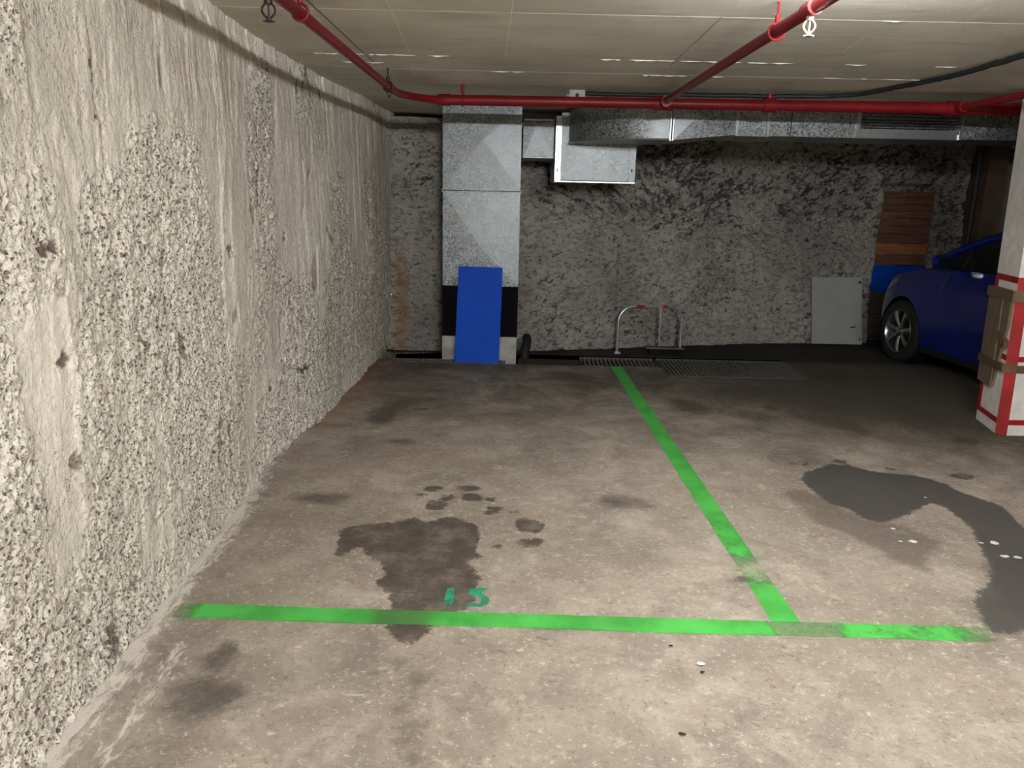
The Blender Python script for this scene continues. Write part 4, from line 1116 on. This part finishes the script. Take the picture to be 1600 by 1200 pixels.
for i in range(len(rows) - 1):
    for k in range(len(rows[0]) - 1):
        bm.faces.new((rows[i][k], rows[i + 1][k], rows[i + 1][k + 1], rows[i][k + 1]))
bm.faces.new(rows[0]); bm.faces.new(rows[-1][::-1])
o = obj('car_body', bm, CARPAINT, car)
o.data.polygons.foreach_set('use_smooth', [True] * len(o.data.polygons)); o.data.set_sharp_from_angle(angle=math.radians(50))
# underside and arch liners
bm = bmesh.new()
add_box(bm, -0.60, 0.60, -3.8, -0.15, 0.21, 0.50)
for c in (WA, WR):
    for sgn in (-1, 1):
        r = lathe(bm, (sgn * 0.60, -c, WZ), (sgn, 0, 0), [(AR - 0.004, 0.0), (AR - 0.004, 0.235)], 28)
        bm.faces.new(r[0])
obj('underbody', bm, TRIM, car)
# sill strip
obj('sill_trim', box(-0.845, -0.80, -(WR - AR - 0.02), -(WA + AR + 0.02), 0.165, 0.215), TRIM, car, bevel=0.01)
# greenhouse
rz = lambda s: float(np.interp(s, [0.98, 1.35, 1.75, 2.1, 2.5, 3.0, 3.4, 3.7, 3.86], [1.0, 1.19, 1.345, 1.43, 1.465, 1.46, 1.42, 1.34, 1.02]))
GS = [0.98, 1.1, 1.22, 1.35, 1.5, 1.65, 1.8, 1.95, 2.1, 2.3, 2.5, 2.75, 3.0, 3.2, 3.4, 3.55, 3.7, 3.8, 3.86]
def green_row(s, grow):
    zt0 = rz(s) + grow; zb0 = min(top_z(s), zt0) - 0.02; w0 = half_w(s) * 0.945 + grow; hgt = zt0 - zb0
    w1 = w0 - 0.40 * hgt; out = []
    for k in range(6):
        t = k / 5; out.append((-(w0 + (w1 - w0) * t), zb0 + (hgt - 0.05 * min(1, hgt * 2)) * t))
    for k in range(1, 7):
        u = k / 6; out.append((-w1 * (1 - u) * 0.97, zt0 - 0.05 * min(1, hgt * 2) * (1 - u) ** 2 + 0.0))
    return out + [(-x, z) for x, z in out[:-1][::-1]]
bm = bmesh.new(); rows = [[bm.verts.new((x, -s, z)) for x, z in green_row(s, 0)] for s in GS]
for i in range(len(rows) - 1):
    for k in range(len(rows[0]) - 1): bm.faces.new((rows[i][k], rows[i + 1][k], rows[i + 1][k + 1], rows[i][k + 1]))
obj('window_glass', bm, GLASS, car, smooth=True)
bm = bmesh.new(); GR = [s for s in GS if 1.9 < s < 3.75]
rows = [[bm.verts.new((x, -s, z)) for x, z in green_row(s, 0.006)[4:-4]] for s in GR]
for i in range(len(rows) - 1):
    for k in range(len(rows[0]) - 1): bm.faces.new((rows[i][k], rows[i + 1][k], rows[i + 1][k + 1], rows[i][k + 1]))
obj('roof_panel', bm, CARPAINT, car, smooth=True)
for sg in (0, -1):
    pil = []
    for s in [0.98, 1.1, 1.22, 1.35, 1.5, 1.65, 1.8, 1.95, 2.1, 2.3, 2.5, 2.75, 3.0, 3.2, 3.4, 3.55, 3.7]:
        g = green_row(s, 0.0)[5]; pil.append((g[0] if sg == 0 else -g[0], -s, g[1] + 0.005))
    bm = tube(pil, 0.036, 10); obj('window_pillar', bm, CARPAINT, car, smooth=True)
    g0 = green_row(2.15, 0.004); q = [(-1 if sg else 1) * 1 for _ in g0]
    bm = bmesh.new(); va = []
    for k in range(6):
        for ds in (0, 0.075): va.append(bm.verts.new(((g0[k][0] - 0.003) * (1 if sg == 0 else -1), -(2.15 + ds), g0[k][1])))
    for k in range(5): bm.faces.new((va[2 * k], va[2 * k + 1], va[2 * k + 3], va[2 * k + 2]))
    obj('door_pillar', bm, TRIM, car)
# front quarter pane frame and belt line trim
bm = bmesh.new()
add_tube(bm, [(-half_w(s) * 0.935 - 0.004, -s, top_z(s) - 0.008) for s in (1.0, 1.3, 1.7, 2.1, 2.6, 3.1, 3.5)], 0.011, 6)
obj('belt_trim', bm, TRIM, car)
g = green_row(1.42, 0.004)
obj('quarter_pillar', tube([(g[0][0], -1.42, g[0][1]), (g[5][0] + 0.01, -1.40, g[5][1])], 0.013, 8), TRIM, car, smooth=True)
# door shut lines: narrow dark grooves on the flank
def flank(s, z, d=0.002):
    zt0 = top_z(s); tt = (z - 0.2) / (zt0 - 0.2); return (-half_w(s) * bulge(tt, s) - d, -s, z)
for s_ in (1.22, 2.22):
    obj('door_gap', tube([flank(s_ + 0.02 * math.sin(z * 4), z, -0.002) for z in (0.24, 0.35, 0.5, 0.65, 0.8, 0.93)], 0.005, 6), TRIM, car)
obj('door_handle', tube([flank(2.0, 0.82, 0.02), flank(2.17, 0.83, 0.02)], 0.014, 8), CARPAINT, car, smooth=True)
# mirror
bm = bmesh.new()
mp = lathe(bm, (-0.985, -1.30, 1.035), (0, 1, 0), [(0.012, -0.045), (0.07, -0.045), (0.085, -0.02), (0.082, 0.02), (0.06, 0.06), (0.02, 0.08)], 16)
bm.faces.new(mp[0]); bm.faces.new(mp[-1])
for v in bm.verts:
    v.co.x = -0.945 + (v.co.x + 0.985) * 1.05; v.co.z = 1.04 + (v.co.z - 1.035) * 0.72
mir = obj('side_mirror', bm, CARPAINT, car, smooth=True)
obj('mirror_stalk', tube([(-0.83, -1.28, 0.985), (-0.90, -1.30, 1.0)], 0.022, 8), TRIM, mir, smooth=True)
bm = bmesh.new(); r = lathe(bm, (-0.945, -1.346, 1.04), (0, -1, 0), [(0.066, 0.0), (0.066, 0.002)], 20); bm.faces.new(r[-1])
for v in bm.verts: v.co.z = 1.035 + (v.co.z - 1.035) * 0.72
obj('mirror_glass', bm, GLASS, mir)
# headlamp and grille
bm = bmesh.new(); rr = []
for s in (0.06, 0.14, 0.24, 0.34, 0.46):
    rr.append([bm.verts.new(Vector(flank(s, z, 0.004))) for z in (0.60 + (s - 0.06) * 0.35, 0.66 + (s - 0.06) * 0.30, top_z(s) - 0.07)])
for i in range(4):
    for k in range(2): bm.faces.new((rr[i][k], rr[i + 1][k], rr[i + 1][k + 1], rr[i][k + 1]))
obj('headlamp', bm, simple('lamp_lens', (120, 128, 132), 0.08, 0.3), car, smooth=True)
obj('front_grille', box(-0.42, 0.42, 0.0, 0.012, 0.30, 0.46), TRIM, car, bevel=0.004)
# wheels
def wheel(sx, s):
    c = (sx * 0.795, -s, WZ - 0.002); ax = (sx, 0, 0)
    bm = bmesh.new()
    r = lathe(bm, c, ax, [(0.205, 0.055), (0.218, 0.062), (0.262, 0.068), (0.290, 0.058), (0.302, 0.035), (0.303, -0.09), (0.28, -0.12), (0.21, -0.12)], 48)
    w = obj('wheel', bm, TYRE, car, smooth=True)
    bm = bmesh.new()
    lathe(bm, c, ax, [(0.216, 0.063), (0.209, 0.068), (0.200, 0.056), (0.192, 0.02), (0.188, -0.08)], 48)
    obj('rim_ring', bm, ALLOY, w, smooth=True)
    bm = bmesh.new()
    r = lathe(bm, c, ax, [(0.19, -0.06), (0.02, -0.05)], 32)
    obj('brake_disc', bm, TRIM, w)
    bm = bmesh.new()
    for k in range(7):
        a0 = 2 * math.pi * k / 7 + 0.22
        d = Vector((0, math.cos(a0), math.sin(a0))); e = Vector((0, -math.sin(a0), math.cos(a0))); C0 = Vector(c)
        X = Vector((sx, 0, 0))
        st = [(0.035, 0.026, 0.048), (0.09, 0.021, 0.056), (0.15, 0.024, 0.062), (0.203, 0.036, 0.060)]
        rw = []
        for (rad, hw, h) in st:
            rw.append([bm.verts.new(C0 + d * rad + e * -hw + X * (h - 0.012)), bm.verts.new(C0 + d * rad + e * (-hw * 0.55) + X * h), bm.verts.new(C0 + d * rad + e * (hw * 0.55) + X * h), bm.verts.new(C0 + d * rad + e * hw + X * (h - 0.012)), bm.verts.new(C0 + d * rad + X * (h - 0.035))])
        for i in range(3):
            for q in range(5): bm.faces.new((rw[i][q], rw[i][(q + 1) % 5], rw[i + 1][(q + 1) % 5], rw[i + 1][q]))
    obj('rim_spokes', bm, ALLOY, w, smooth=True)
    bm = bmesh.new(); r = lathe(bm, c, ax, [(0.055, 0.035), (0.052, 0.052), (0.030, 0.056), (0.028, 0.062), (0.003, 0.064)], 20); bm.faces.new(r[-1])
    obj('wheel_hub', bm, ALLOY, w, smooth=True)
    bm = bmesh.new()
    for k in range(5):
        a0 = 2 * math.pi * k / 5; p = Vector(c) + Vector((sx * 0.050, 0.041 * math.cos(a0), 0.041 * math.sin(a0)))
        add_tube(bm, [p, p + Vector((sx * 0.008, 0, 0))], 0.007, 6)
    tag(obj('wheel_bolts', bm, TRIM, w), kind='stuff')
for sx in (-1, 1):
    for s in (WA, WR): wheel(sx, s)
